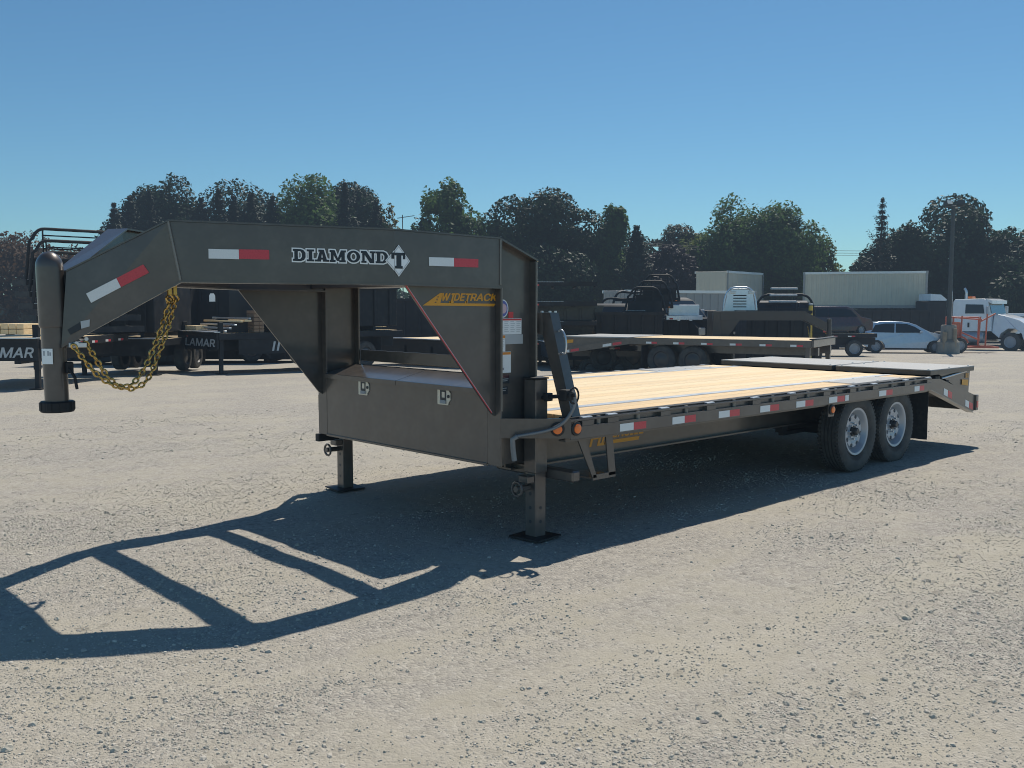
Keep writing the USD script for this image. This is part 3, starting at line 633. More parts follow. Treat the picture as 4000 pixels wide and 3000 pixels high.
for s in (-1, 1):
    obj('spring_hanger', ymir(cat([bx(4.05, 4.15, -.94, -.86, .38, .449), bx(4.98, 5.08, -.94, -.86, .34, .449), bx(5.92, 6.02, -.94, -.86, .38, .449), bx(4.1, 5.96, -.93, -.87, .35, .385)]), s), 'black_worn', T)
    obj('mud_flap', ymir(bx(6.245, 6.255, -1.452, -.93, .155, .735), s), 'mud_rubber', T)
# beaver tail, ramps, bumper
for s in (-1, 1):
    tl = obj('tail_rail', ymir(exz([(6.155, .850), (6.42, .838), (7.40, .600), (7.43, .575), (7.43, .405), (7.36, .395), (6.155, .735)], -1.505, -1.455), s), 'bronze_paint', T)
    obj('tail_rail_lip', ymir(loft([[(6.155, y, .735), (7.36, y, .395), (7.36, y, .385), (6.155, y, .725)] for y in (-1.522, -1.440)]), s), 'bronze_edge', tl)
    for (a, m_) in ((.30, 'tape_white'), (.395, 'tape_red'), (.80, 'tape_white'), (.895, 'tape_red')):
        f = lambda t, w: (6.155 + 1.245 * t, .735 - .345 * t + .02 + w * .075)
        obj('reflector_tape', ymir(exz([f(a, 0), f(a + .09, 0), f(a + .09, 1), f(a, 1)], -1.5075, -1.5055), s), m_, T)
obj('tail_deck', loft([[(6.2, y, .845), (6.2, y, .865), (7.40, y, .545), (7.40, y, .525)] for y in (-1.45, 1.45)]), 'black_worn', T)
bm = obj('bumper', bx(7.432, 7.50, -1.525, 1.525, .405, .592, .006), 'bronze_paint', T)
for s in (-1, 1):
    obj('tail_lamp', ymir(cyl((7.499, -1.36, .50), (7.512, -1.36, .50), .05, 18), s), 'red_lens', bm)
    obj('side_reflector', ymir(bx(7.445, 7.49, -1.529, -1.5255, .44, .52), s), 'red_lens', bm)
    obj('end_chain_ring', ymir(tube([(7.40 + .03 * math.cos(a), -1.42, .615 + .03 * math.sin(a)) for a in np.arange(12) * math.pi / 6], .006, 6, True), s), 'galvanised', bm)
for (y0, y1) in ((-1.475, -.335), (-.285, 1.30)):
    rp = obj('ramp', bx(6.235, 7.46, y0, y1, .932, .944, .002), 'deck_plate', T)
    obj('ramp_frame', cat([bx(6.237, 7.458, y0 + .002, y0 + .05, .884, .931), bx(6.237, 7.458, y1 - .05, y1 - .002, .884, .931), bx(6.238, 6.288, y0 + .051, y1 - .051, .884, .931), bx(7.408, 7.458, y0 + .051, y1 - .051, .884, .931)]), 'bronze_dark', rp)
    obj('ramp_wedge', cat([exz([(6.55, .883), (7.455, .883), (7.43, .600), (7.36, .602)], y + .006, y + .020) for y in (y0 + .04, y1 - .06)]), 'bronze_paint', rp)
    obj('ramp_tip', cat([bx(7.35, 7.455, y0 + .061, y1 - .062, .60, .866)]), 'bronze_paint', rp)
    obj('bolt', cat([cyl((x, y, .943), (x, y, .952), .012, 8) for x in (6.29, 6.85, 7.40) for y in (y0 + .05, y1 - .05)]), 'galvanised', rp)
    obj('ramp_stay', tube([(6.60, y0 + .03, .83), (7.30, y0 + .03, .885)], .012, 8), 'galvanised', rp)
obj('tail_lettering', cat([exz([(7.20, .725), (7.385, .705), (7.385, .775), (7.20, .790)], -1.4395, -1.4375), exz([(7.31, .80), (7.335, .80), (7.335, .855), (7.31, .855)], -1.4395, -1.4375), exz([(7.36, .80), (7.385, .80), (7.385, .855), (7.36, .855)], -1.4395, -1.4375)]), 'decal_amber', T)
obj('hinge_block', bx(6.42, 6.55, -1.452, -1.40, .80, .865, .006), 'black_worn', T)
obj('hinge_block', bx(6.72, 6.80, -1.452, -1.41, .74, .80, .006), 'black_worn', T)
# landing jacks
for s in (-1, 1):
    jk = obj('jack', ymir(bx(.235, .355, -1.288, -1.168, .47, 1.135 if s < 0 else 1.0, .006), s), 'bronze_paint', T)
    lg = obj('jack_leg', ymir(bx(.2425, .3475, -1.2805, -1.1755, .012, .48, .005), s), 'bronze_paint', T)
    obj('pin_hole', ymir(cat([cyl((.2425, -1.228, z), (.2415, -1.228, z), .013, 10) for z in (.12, .22, .32, .42)]), s), 'decal_black', lg)
    obj('pin_hole', ymir(cat([cyl((.295, -1.2805, z), (.295, -1.2815, z), .013, 10) for z in (.12, .22)]), s), 'decal_black', lg)
    obj('foot_plate', ymir(xf(bx(-.135, .135, -.135, .135, .004, .016, .002), rz(.12), off=(.292, -1.228, 0)), s), 'black_worn', T)
    pn = obj('release_pin', ymir(cat([tube([(.10, -1.228, .37), (.236, -1.228, .37)], .022, 10), tube([(.115 + .0, -1.228 + .05 * math.cos(a), .37 + .05 * math.sin(a)) for a in np.arange(10) * math.pi / 5], .010, 6, True), bx(.17, .24, -1.275, -1.18, .405, .455, .005)]), s), 'bronze_paint', T)
    obj('jack_cap', ymir(bx(.228, .362, -1.295, -1.161, 1.1355 if s < 0 else 1.0005, 1.146 if s < 0 else 1.01, .003), s), 'black_worn', jk)
obj('jack_bracket', bx(-.012, .20, 1.165, 1.225, .462, .528, .005), 'black_worn', T)
obj('jack_shaft', cat([cyl((.30, -1.29, 1.005), (.30, -1.60, 1.045), .014, 10), bx(.275, .335, -1.36, -1.32, .985, 1.04, .004), bx(.27, .35, -1.545, -1.475, 1.00, 1.075, .006)]), 'black_worn', T)
obj('crank_handle', tube(spline([(.30, -1.585, 1.07), (.312, -1.59, 1.005), (.291, -1.570, .917), (.245, -1.523, .842), (.171, -1.450, .797), (.084, -1.364, .772), (.028, -1.308, .757)], 8), .0125, 10), 'dull_steel', T, smooth=50)
obj('crank_grip', tube([(.035, -1.315, .760), (.012, -1.29, .735), (.015, -1.294, .66), (.022, -1.300, .589)], .019, 10), 'dull_steel', T, smooth=50)
obj('crank_keeper', tube([(.30 + .045 * math.cos(a), -1.592, 1.04 + .055 * math.sin(a)) for a in np.arange(14) * math.pi / 7], .007, 6, True), 'black_worn', T)
# slanting brace from the riser down to the deck corner, with a grab handle
def brace_ring(t):
    a = np.array((.385, -1.150, 1.600)) * (1 - t) + np.array((.415, -1.372, .868)) * t          # inner front edge
    b = np.array((.385, -1.275, 1.600)) * (1 - t) + np.array((.415, -1.470, .868)) * t          # outer front edge
    c = b + np.array((.085, 0, 0)); d = a + np.array((.085, 0, 0))
    return [a, b, c, d]
br = obj('brace', loft([brace_ring(0), brace_ring(1)]), 'bronze_paint', T)
obj('brace_gusset', loft([[(.352, -1.10, 1.60), (.386, -1.20, 1.60), (.386, -1.205, 1.44), (.352, -1.10, 1.47)], [(.362, -1.10, 1.60), (.396, -1.20, 1.60), (.396, -1.205, 1.44), (.362, -1.10, 1.47)]]), 'bronze_paint', br)
obj('bolt', cat([cyl((.40, -1.18, 1.600), (.40, -1.18, 1.612), .010, 8), cyl((.42, -1.24, 1.600), (.42, -1.24, 1.612), .010, 8), cyl((.45, -1.265, 1.600), (.45, -1.265, 1.612), .010, 8)]), 'galvanised', br)
obj('grab_handle', tube(spline([(.43, -1.318, 1.470), (.43, -1.352, 1.476), (.43, -1.372, 1.452), (.43, -1.390, 1.345), (.43, -1.382, 1.318), (.43, -1.352, 1.315)], 5), .0068, 8), 'galvanised', br, smooth=50)
# fold-down step under the deck edge
sp = obj('step', cat([loft([[(.655, -1.44, .398), (.905, -1.44, .398), (.905, -1.44, .412), (.655, -1.44, .412)], [(.655, -1.20, .398), (.905, -1.20, .398), (.905, -1.20, .412), (.655, -1.20, .412)]]), bx(.655, .905, -1.452, -1.4405, .392, .434, .002)]), 'bronze_paint', T)
for (x0, x1) in ((.49, .655), (.79, .905)):
    w = .085 if x0 < .6 else .075
    obj('step_strap', loft([[(x0, -1.452, .712), (x0 + w, -1.452, .712), (x0 + w, -1.440, .712), (x0, -1.440, .712)], [(x1 - (w if x1 > .8 else 0), -1.452, .41), (x1 + (0 if x1 > .8 else w * .5), -1.452, .41), (x1 + (0 if x1 > .8 else w * .5), -1.440, .41), (x1 - (w if x1 > .8 else 0), -1.440, .41)]]), 'bronze_paint', sp)
# safety chains hung between the coupler and the throat of the neck
def chain(name, pts, pitch=.0335, wire=.0066, L=.030, W=.027):
    c = spline(pts, 60); s_ = np.r_[0, np.cumsum(np.linalg.norm(np.diff(c, axis=0), axis=1))]
    n_ = int(s_[-1] / pitch); at = np.linspace(0, s_[-1], n_ + 1)
    P = np.array([np.interp(at, s_, c[:, k]) for k in range(3)]).T
    hook = np.array(pts[-1])
    root = obj(name, cat([tube([hook + np.array([.022 * math.cos(a), .0, .022 * math.sin(a)]) for a in np.arange(12) * math.pi / 6], .007, 6, True), bx(hook[0] - .014, hook[0] + .014, hook[1] - .008, hook[1] + .008, hook[2] + .02, hook[2] + .10, .003)]), 'zinc_gold', T)
    A = np.arange(18) * 2 * math.pi / 18
    for k in range(n_):
        mid = (P[k] + P[k + 1]) / 2; t = P[k + 1] - P[k]; t /= np.linalg.norm(t)
        u = np.cross(t, [0.35, 1, .1]); u /= np.linalg.norm(u); w = np.cross(t, u); wob = .35 * math.sin(k * 1.7)
        if k % 2: u, w = w, -u
        u, w = u * math.cos(wob) + w * math.sin(wob), w
        q = [mid + t * (np.sign(math.cos(a)) * (L - W) / 2 * 1.0 + math.cos(a) * W / 2 * 1.25) + u * math.sin(a) * W / 2 for a in A]
        obj('chain_link', tube(q, wire, 6, True), 'zinc_gold', root, smooth=60)
    return root
chain('safety_chain', [(-2.462, -.145, 1.415), (-2.392, -.150, 1.310), (-2.300, -.15, 1.205), (-2.225, -.15, 1.160), (-2.15, -.15, 1.150), (-2.08, -.15, 1.205), (-2.015, -.15, 1.312), (-1.955, -.15, 1.445), (-1.905, -.16, 1.585), (-1.88, -.17, 1.69)])
chain('safety_chain', [(-2.375, -.09, 1.43), (-2.325, -.09, 1.345), (-2.262, -.09, 1.235), (-2.195, -.09, 1.160), (-2.10, -.09, 1.128), (-2.02, -.09, 1.165), (-1.955, -.09, 1.275), (-1.895, -.10, 1.43), (-1.845, -.10, 1.57), (-1.825, -.12, 1.69)])
obj('chain_anchor', cat([bx(-2.47, -2.37, -.12, -.02, 1.395, 1.425, .004), cyl((-2.44, -.15, 1.42), (-2.44, -.02, 1.42), .013, 10), cyl((-2.37, -.11, 1.445), (-2.37, -.02, 1.445), .012, 10)]), 'galvanised', T)

# ------------------------------------------------------------------ the other trailers of the yard
def far_wheel(parent, x, y, r, w, rim='print_grey', s=-1, name='wheel', z=None):
    z = r if z is None else z; h = w / 2
    t = obj(name, xf(rev([(r * .62, -h), (r * .9, -h), (r, -h * .75), (r, h * .75), (r * .9, h), (r * .62, h)], 24), off=(x, y, z)), 'rubber', parent, smooth=40)
    pr = [(.001, .01), (r * .30, .01), (r * .38, .03), (r * .52, .03), (r * .58, -.005), (r * .63, -.01), (r * .63, .05)]
    obj('rim', xf(rev([(a, b * 1.0 - h * .92) if s < 0 else (a, h * .92 - b) for a, b in pr], 20), off=(x, y, z)), rim, t, smooth=40)
    return t
def flatbed(name, label, loc, rot, color, L=6.0, W=1.25, dz=.95, text=None, neck=True, group=None, wheels=True, lip='galvanised', plank='pine_b', tapes=True, jack=True, tail=True, skirt=0.0, shift=0.0, plate=.42, tl=1.3, nl=2.45, tw=2.0, jt=.30, rail=.30):
    """A gooseneck flatbed of the same family: x runs to the rear from the front plate, y across."""
    t = thing(name, label, 'trailer', loc, rot, group)
    for k in range(8):
        y0 = -W + .1 + (2 * W - .2) * k / 8
        obj('plank', bx(.12, L, y0 + .004, y0 + (2 * W - .2) / 8 - .004, dz - .045, dz, .002), plank, t)
    for s in (-1, 1):
        obj('side_rail', ymir(bx(.06, L + .02, -W, -W + .085, dz - .17, dz + .004, .004), s), color, t)
        obj('main_rail', ymir(bx(.0, L, -.75, -.62, dz - .18 - rail, dz - .18, .004), s), color, t)
        if tapes:
            for k in range(int(L / .75)):
                for a, m_ in ((0, 'tape_white' if s < 0 else 'tape_red'), (.155, 'tape_red' if s < 0 else 'tape_white')):
                    obj('reflector_tape', ymir(bx(.25 + k * .75 + a, .40 + k * .75 + a, -W - .004, -W - .001, dz - .15, dz - .10), s), m_, t)
        if wheels:
            for x in (L * .64, L * .64 + .86): far_wheel(t, x, s * (W - .17), .39, .26, 'dark_hub', s=s)
            obj('mud_flap', ymir(bx(L * .64 + 1.40, L * .64 + 1.41, -W + .04, -W + .5, .15, dz - .2), s), 'mud_rubber', t)
        if jack:
            obj('jack', ymir(bx(.10, .21, -W + .06, -W + .17, .40, dz + jt, .004), s), color, t)
            obj('jack_leg', ymir(bx(.11, .20, -W + .07, -W + .16, .02, .42, .003), s), color, t)
            obj('foot_plate', ymir(bx(.03, .28, -W, -W + .24, .004, .02), s), color, t)
    fp = obj('front_plate', bx(.0, .06, -W + .02, W - .02, dz - plate, dz + .02, .004), color, t)
    if skirt:
        sk = obj('side_skirt', bx(.62, L * .60, -W + .02, -W + .04, dz - .17 - skirt, dz - .172), color, t)
        obj('skirt_stripe', cat([exz([(1.6 + k, dz - .50), (1.66 + k, dz - .50), (1.72 + k, dz - .24), (1.66 + k, dz - .24)], -W + .0175, -W + .0195) for k in (0, .14)]), 'decal_grey', sk)
    obj('front_lip', bx(-.06, .11, -W + .02, W - .02, dz + .021, dz + .05, .004), lip, t)
    if text:
        v, f = word(text, .195, True, .25, tw); obj('front_lettering', xf((v, f), FRONT, off=(-.001, .39 * tw + shift, dz - .35)), 'decal_grey', fp)
        obj('front_emblem', ext(Polygon([(0, 0), (.30, 0), (.36, .20), (.06, .20)]), .0015, FRONT, (-.001, 1.17, dz - .35)), 'steel_grey', fp)
        obj('front_reflector', ext(Polygon([(0, 0), (.05, 0), (.05, .03), (0, .03)]), .0015, FRONT, (-.001, .62, dz - .12)), 'decal_red', fp)
    if tail:
        for s in (-1, 1): obj('tail_rail', ymir(exz([(L, dz - .17), (L, dz), (L + tl, dz - .36), (L + tl, dz - .50)], -W + .005, -W + .06), s), color, t)
        obj('tail_deck', loft([[(L, y, dz - .05), (L, y, dz - .03), (L + tl - .02, y, dz - .39), (L + tl - .02, y, dz - .41)] for y in (-W + .07, W - .07)]), color, t)
        obj('ramp', bx(L + .02, L + tl - .05, -W + .03, -.03, dz - .02, dz + .01), 'deck_plate', t); obj('ramp', bx(L + .02, L + tl - .05, .03, W - .03, dz - .02, dz + .01), 'deck_plate', t)
        for s in (-1, 1): obj('ramp_wedge', ymir(exz([(L + .2, dz - .02), (L + tl - .04, dz - .02), (L + tl - .04, dz - .37)], -W + .07, -W + .09), s), color, t)
        obj('decal_patch', cat([exz([(L + tl - .38, dz - .17), (L + tl - .14, dz - .2), (L + tl - .14, dz - .1), (L + tl - .38, dz - .08)], -W + .064, -W + .068), exz([(L + tl - .38, dz - .17), (L + tl - .14, dz - .2), (L + tl - .14, dz - .1), (L + tl - .38, dz - .08)], W - .068, W - .064)]), 'decal_amber', t)
        for s in (-1, 1):
            for a, m_ in ((.12, 'tape_red'), (.26, 'tape_white'), (.72, 'tape_red'), (.86, 'tape_white')):
                obj('reflector_tape', ymir(exz([(L + tl * a, dz - .14 - .34 * a), (L + tl * (a + .12), dz - .14 - .34 * (a + .12)), (L + tl * (a + .12), dz - .07 - .34 * (a + .12)), (L + tl * a, dz - .07 - .34 * a)], -W + .0005, -W + .0035), s), m_, t)
    if neck:
        for s in (-1, 1):
            rs = obj('riser', ymir(bx(.0, .22, -W + .18, -W + .30, dz + .05, dz + 1.16, .006), s), color, t)
            obj('neck_beam', ymir(loft([[(0, -W + .18, dz + .90), (0, -W + .30, dz + .90), (0, -W + .30, dz + 1.16), (0, -W + .18, dz + 1.16)], [(-nl + .7, -.42, dz + .90), (-nl + .7, -.30, dz + .90), (-nl + .7, -.30, dz + 1.16), (-nl + .7, -.42, dz + 1.16)],
                                        [(-nl, -.10, dz + .56), (-nl, .0, dz + .56), (-nl, .0, dz + .82), (-nl, -.10, dz + .82)]]), s), color, t)
            obj('gusset', ymir(exz([(0, dz + .1), (-.55, dz + .9), (0, dz + .9)], -W + .235, -W + .247), s), color, t)
        obj('coupler_tube', cat([cyl((-nl - .07, 0, dz + .02), (-nl - .07, 0, dz + .95), .075, 18, .02), cyl((-nl - .07, 0, dz), (-nl - .07, 0, dz + .06), .095, 18)]), color, t, smooth=40)
        obj('safety_chain', tube(spline([(-nl + .03, -.05, dz + .52), (-nl + .15, -.05, dz + .05), (-nl + .3, -.05, dz - .08), (-nl + .45, -.05, dz + .2), (-nl + .55, -.05, dz + .7)], 8), .014, 6), 'zinc_gold', t)
    return t
# three black trailers parked in echelon behind the bronze one, all pointing the same way
def by_jack(r, s, W):
    """Where a trailer's front plate stands when the jack foot on its near side is at (r, s) of the yard."""
    p = yard(r, s); return (p[0] - .155, p[1] + W - .115, p[2])
for name_, lab_, r_, s_, kw_ in (
    ('gooseneck_trailer', 'black trailer with LAMAR on its front plate under the bronze neck', -7.707, 24.9, dict(text='LAMAR', W=1.22, dz=1.08)),
    ('gooseneck_trailer', 'black trailer with a bright steel front lip between the bronze risers', -1.318, 28.5, dict(W=2.4, dz=.80, lip='aluminium', jack=False)),
    ('gooseneck_trailer', 'black trailer with stacked lumber on it, behind the bronze chain anchor', -11.554, 29.5, dict(W=1.3, dz=1.12, lip='steel_grey'))):
    flatbed(name_, lab_, by_jack(r_, s_, kw_['W']), 0.0, 'black_worn', neck=False, tapes=False, tail=False, skirt=.40, **kw_)
flatbed('gooseneck_trailer', 'black trailer with pale lettering cut off by the photo edge beside the bronze coupler', yard(-10.584, 18.8), YARD_ROT + math.pi / 2 + .02, 'black_worn', L=4.6, W=1.12, dz=1.0, text='LAMAR', neck=False, tapes=True, tail=False, wheels=False, shift=-.37, tw=1.15)
# the second bronze flatbed, seen from its tail across the first one's deck
ax_, bx_ = np.array(yard(7.241, 22.6)), np.array(yard(3.135, 25.0))
d_ = bx_ - ax_; L2 = float(np.hypot(d_[0], d_[1])); rot2 = math.atan2(d_[1], d_[0])
off2 = np.array([-math.sin(rot2), math.cos(rot2)]) * -1.25
flatbed('flatbed_trailer', 'bronze flatbed trailer with a long pine deck and red-and-white tape, parked behind the big trailer', (ax_[0] + off2[0], ax_[1] + off2[1], float(gz(23.5))), rot2, 'bronze_paint', L=L2, dz=.96, neck=False, plank='pine_c', plate=.16, lip='black_worn', tl=2.1, jt=-.01, rail=.20)
# bronze gooseneck seen beyond it
flatbed('gooseneck_trailer', 'dark bronze gooseneck trailer whose low neck shows above the second deck', yard(6.201, 28.5, -.62), YARD_ROT + math.pi - .12, 'bronze_dark', L=4.5, W=1.2, dz=.98, neck=True, tapes=False, tail=False, nl=3.2)
flatbed('flatbed_trailer', 'black trailer with red-and-white tape beyond the slanting bronze brace', yard(1.008, 28.5), YARD_ROT + .10, 'black_worn', L=2.5, W=1.1, dz=.78, neck=False, jack=False, tail=False)
ut = flatbed('utility_trailer', 'small black trailer on jack legs under the maroon minivan', yard(13.325, 41), YARD_ROT - .05, 'black_worn', L=2.2, W=.9, dz=1.0, neck=False, wheels=False, tail=False)
far_wheel(ut, 1.25, -.95, .36, .2, 'print_grey')

# ------------------------------------------------------------------ black truck flatbed bodies with headache racks, stacked
def truck_body(name, label, loc, rot, color, group, L=2.6, W=2.1, rack=1.0, first=None, hoop=True):
    t = thing(name, label, 'truck body', loc, rot, group)
    obj('deck', bx(0, W, 0, L, .12, .17, .01), color, t)
    obj('side_rail', cat([bx(0, W, -.03, .0, .04, .18), bx(-.03, -.001, -.03, L, .04, .18), bx(W + .001, W + .03, -.03, L, .04, .18)]), color, t)
    obj('edge_trim', bx(0, W * .5, -.036, -.0305, .166, .179), 'steel_grey', t)
    for k in range(2): obj('sill', bx(W * (.3 + .35 * k), W * (.3 + .35 * k) + .09, .02, L - .02, 0, .119), color, t)
    for k in range(4 if hoop else 0): obj('marker_lamp', bx(.2 + k * W * .25, .26 + k * W * .25, -.042, -.0365, .06, .09), 'amber_lens', t)
    obj('tail_lamp', bx(W * .06, W * .06 + .12, -.04, -.031, .05, .10), 'red_lens', t)
    if hoop:
        zt = .17 + rack; q = .30
        left = [(.0, .04, .17), (.10, .04, zt - q)] + [(.10 + q * .25 + q * (1 - math.cos(a)) * .9, .04, zt - q + q * math.sin(a)) for a in np.linspace(.25, math.pi / 2, 6)]
        pts = left + [(W - x, y, z) for x, y, z in left[::-1]]
        h = obj('headache_rack', tube(pts, .036, 8), color, t, smooth=50)
        for k, z in enumerate((.74, .60, .86)): obj('rack_bar', bx(.40, W - .40, .03, .06, .17 + rack * z, .17 + rack * z + .03), color, h)
        for x in (.40, W - .40): obj('rack_post', bx(x - .014, x + .014, .03, .06, .17, .17 + rack - .02), color, h)
        obj('rack_panel', bx(.10, W - .10, .03, .05, .17, .17 + rack * .42), color, h)
    return t
for k in range(5):
    truck_body('truck_flatbed_body', ['lowest black truck flatbed body in the stack beside the bronze coupler', 'second black truck flatbed body up in the stack beside the bronze coupler', 'middle black truck flatbed body in the stack beside the bronze coupler',
               'fourth black truck flatbed body up, its rack just below the tallest hoop', 'topmost black truck flatbed body with the tallest hooped headache rack'][k],
               yard(-11.052 - .10 * (4 - k) * -1 - .1, 21.5 + .06 * k, .98 + .275 * k), 0.02, 'mud_rubber', 'truck flatbed bodies stacked behind the coupler', rack=1.18, W=2.35, L=1.0, hoop=(k in (2, 3, 4)))
for k in range(4):
    truck_body('truck_flatbed_body', ['lowest', 'second', 'third', 'topmost'][k] + ' plain black truck body in the tall stack left of the black trucks', yard(0.612, 30, .30 + .10 + .62 * k), YARD_ROT - .05, 'black_worn', 'truck bodies stacked beyond the bronze deck', W=2.05, hoop=False, L=2.4)
def crate_box(name, label, cat_, loc, rot, w, d, h, color, ribs=6, group=None):
    """A ribbed steel dump box on skids."""
    t = thing(name, label, cat_, loc, rot, group)
    obj('box', bx(0, w, 0, d, .12, h, .02), color, t)
    for k in range(ribs): obj('rib', bx(w * (k + .5) / ribs - .04, w * (k + .5) / ribs + .04, -.05, -.001, .14, h - .08, .01), color, t)
    obj('top_rim', cat([bx(-.03, w + .03, -.07, -.001, h - .079, h + .02), bx(-.03, w + .03, d + .001, d + .05, h - .079, h + .02)]), color, t)
    for k in (.15, .8): obj('skid', bx(w * k, w * k + .1, .02, d - .02, 0, .119), color, t)
    return t
crate_box('dump_box', 'long black ribbed dump box behind the bronze chain anchor', 'dump box', yard(-14.517, 30.5), YARD_ROT - .06, 3.6, 2.2, 2.75, 'black_worn', 8)
_p = by_jack(-7.707, 24.9, 1.22)
crate_box('dump_box', 'black ribbed dump box riding on the LAMAR trailer', 'dump box', (_p[0] + 1.5, _p[1] - 1.1, _p[2] + 1.09), 0.0, 4.4, 2.2, 1.30, 'black_worn', 8)
crate_box('dump_box', 'black ribbed dump box just behind the LAMAR trailer', 'dump box', yard(-12.728, 32.5), YARD_ROT - .02, 5.2, 2.2, 2.75, 'black_worn', 9)
crate_box('dump_box', 'dark dump box seen between the bronze risers', 'dump box', yard(-5.271, 38), YARD_ROT, 5.6, 2.2, 2.35, 'black_worn', 9)
crate_box('dump_box', 'wide black dump box under the stack of truck bodies', 'dump box', yard(0.514, 31.5), YARD_ROT - .04, 2.5, 2.2, 1.95, 'black_paint', 5)
crate_box('dump_box', 'low black dump box behind the dovetail of the bronze flatbed', 'dump box', yard(2.740, 31), YARD_ROT - .03, 2.2, 2.0, 1.72, 'black_worn', 5)
crate_box('dump_box', 'black box body behind the low bronze neck', 'dump box', yard(7.590, 30.5), YARD_ROT - .03, 2.05, 1.8, 1.78, 'black_worn', 5)
crate_box('dump_box', 'dark box body between the two black pickups', 'dump box', yard(5.536, 34.5), YARD_ROT - .03, 2.1, 2.0, 1.55, 'black_worn', 5)
for k in range(3):
    truck_body('truck_flatbed_body', ['black hooped truck body above the low dump box', 'black hooped truck body set back behind the low dump box', 'highest black hooped truck body against the purple tree'][k],
               yard(3.829 + .28 * k, 32 + .25 * k, 1.35 + .22 * k), YARD_ROT - .05, 'black_worn', 'hooped truck bodies among the black trucks', rack=.78, W=1.35, L=1.8)
# stacks of boards on the black trailers
def board_stack(label, loc, rot, nx, nz, l, w=.14, h=.09, m_='lumber_brown', group='boards stacked on the black trailers'):
    t = thing('board_stack', label, 'lumber', loc, rot, None)
    for a in range(nx):
        for b in range(nz): obj('board', bx(a * (w + .012), a * (w + .012) + w, 0, l, b * (h + .012), b * (h + .012) + h, .004), m_, t)
board_stack('tall dark stack of boards behind the far bronze gusset', (_p[0] + 1.1, _p[1] - 1.17, _p[2] + 1.09), 0.0, 2, 6, .42)
board_stack('low pale stack of boards on the black trailer behind the chains', (_p[0] + .15, _p[1] + .35, _p[2] + 1.14), 0.0, 2, 1, .75, .16, .12, 'pine_b')
board_stack('brown stack of boards just right of the chain loop', (_p[0] + .95, _p[1] - .2, _p[2] + 1.09), 0.0, 3, 2, .9, .15)
board_stack('bright boards behind the far riser of the bronze trailer', yard(-5.127, 32.5, 0.950), YARD_ROT, 4, 2, .9, .16, .10, 'pine_b')
board_stack('short bright boards on the LAMAR trailer under the bronze neck', (_p[0] + .82, _p[1] - 1.2, _p[2] + 1.385), 0.0, 1, 1, 1.0, .19, .05, 'pine_a')
board_stack('bundle of pale boards beside the bronze coupler', yard(-10.795, 19.6, 1.058), YARD_ROT, 4, 2, .9, .15, .10, 'pine_b')
flatbed('gooseneck_trailer', 'black trailer carrying a tall dump box, between the bronze coupler and the chains', yard(-10.169, 24.2), YARD_ROT + math.pi / 2 - .03, 'black_worn', L=3.4, W=1.05, dz=.92, neck=False, tapes=False, tail=False, lip='steel_grey', jt=.05)
crate_box('dump_box', 'tall black dump box on the trailer between the bronze coupler and the chains', 'dump box', yard(-11.254, 24.6, float(gz(24.4)) + .975), YARD_ROT - .03, 1.95, 2.6, 1.35, 'black_worn', 4)
sb_ = thing('steel_bars', 'pale steel bars lying in racks above the LAMAR trailer', 'steel bars', (_p[0] + .2, _p[1] - 1.15, _p[2] + 1.09), 0.0)
for k, (x, z, l) in enumerate(((.05, .02, 2.0), (.18, .10, 2.3), (.34, .19, 2.1), (.52, .28, 2.25), (.75, .36, 2.2))): obj('bar', bx(x, x + .07, 0, l, z, z + .045, .004), ('galvanised', 'steel_grey', 'galvanised', 'pine_b', 'steel_grey')[k], sb_)
for y in (.25, 1.8): obj('rack_arm', hull([(.03, y, 0), (.85, y, 0), (.85, y, .355), (.70, y, .355), (.03, y, .018), (.03, y + .05, 0), (.85, y + .05, 0), (.85, y + .05, .355), (.70, y + .05, .355), (.03, y + .05, .018)]), 'black_worn', sb_)
tg = thing('hang_tag', 'small white tag hanging under the bronze neck', 'tag', yard(-7.617, 24, 1.763), YARD_ROT)
obj('tag_plate', ext(Polygon([(-.075, 0), (.075, 0), (.075, .15), (.04, .21), (-.04, .21), (-.075, .15)]), .006, XZ), 'decal_white', tg); obj('tag_cord', tube([(0, -.003, .20), (0, .02, .42)], .006, 5), 'wire_black', tg)
pl = thing('pallet_rack', 'white and blue panel boxes seen between the bronze risers', 'box', yard(-5.826, 36, 1.483), YARD_ROT)
obj('panel', bx(0, .24, 0, .3, .02, .85, .01), 'white_paint', pl); obj('panel', bx(.26, .52, 0, .3, .0, .84, .01), 'blue_silver', pl); obj('panel', bx(.54, .80, -.05, .3, .0, .9, .01), 'white_paint', pl)

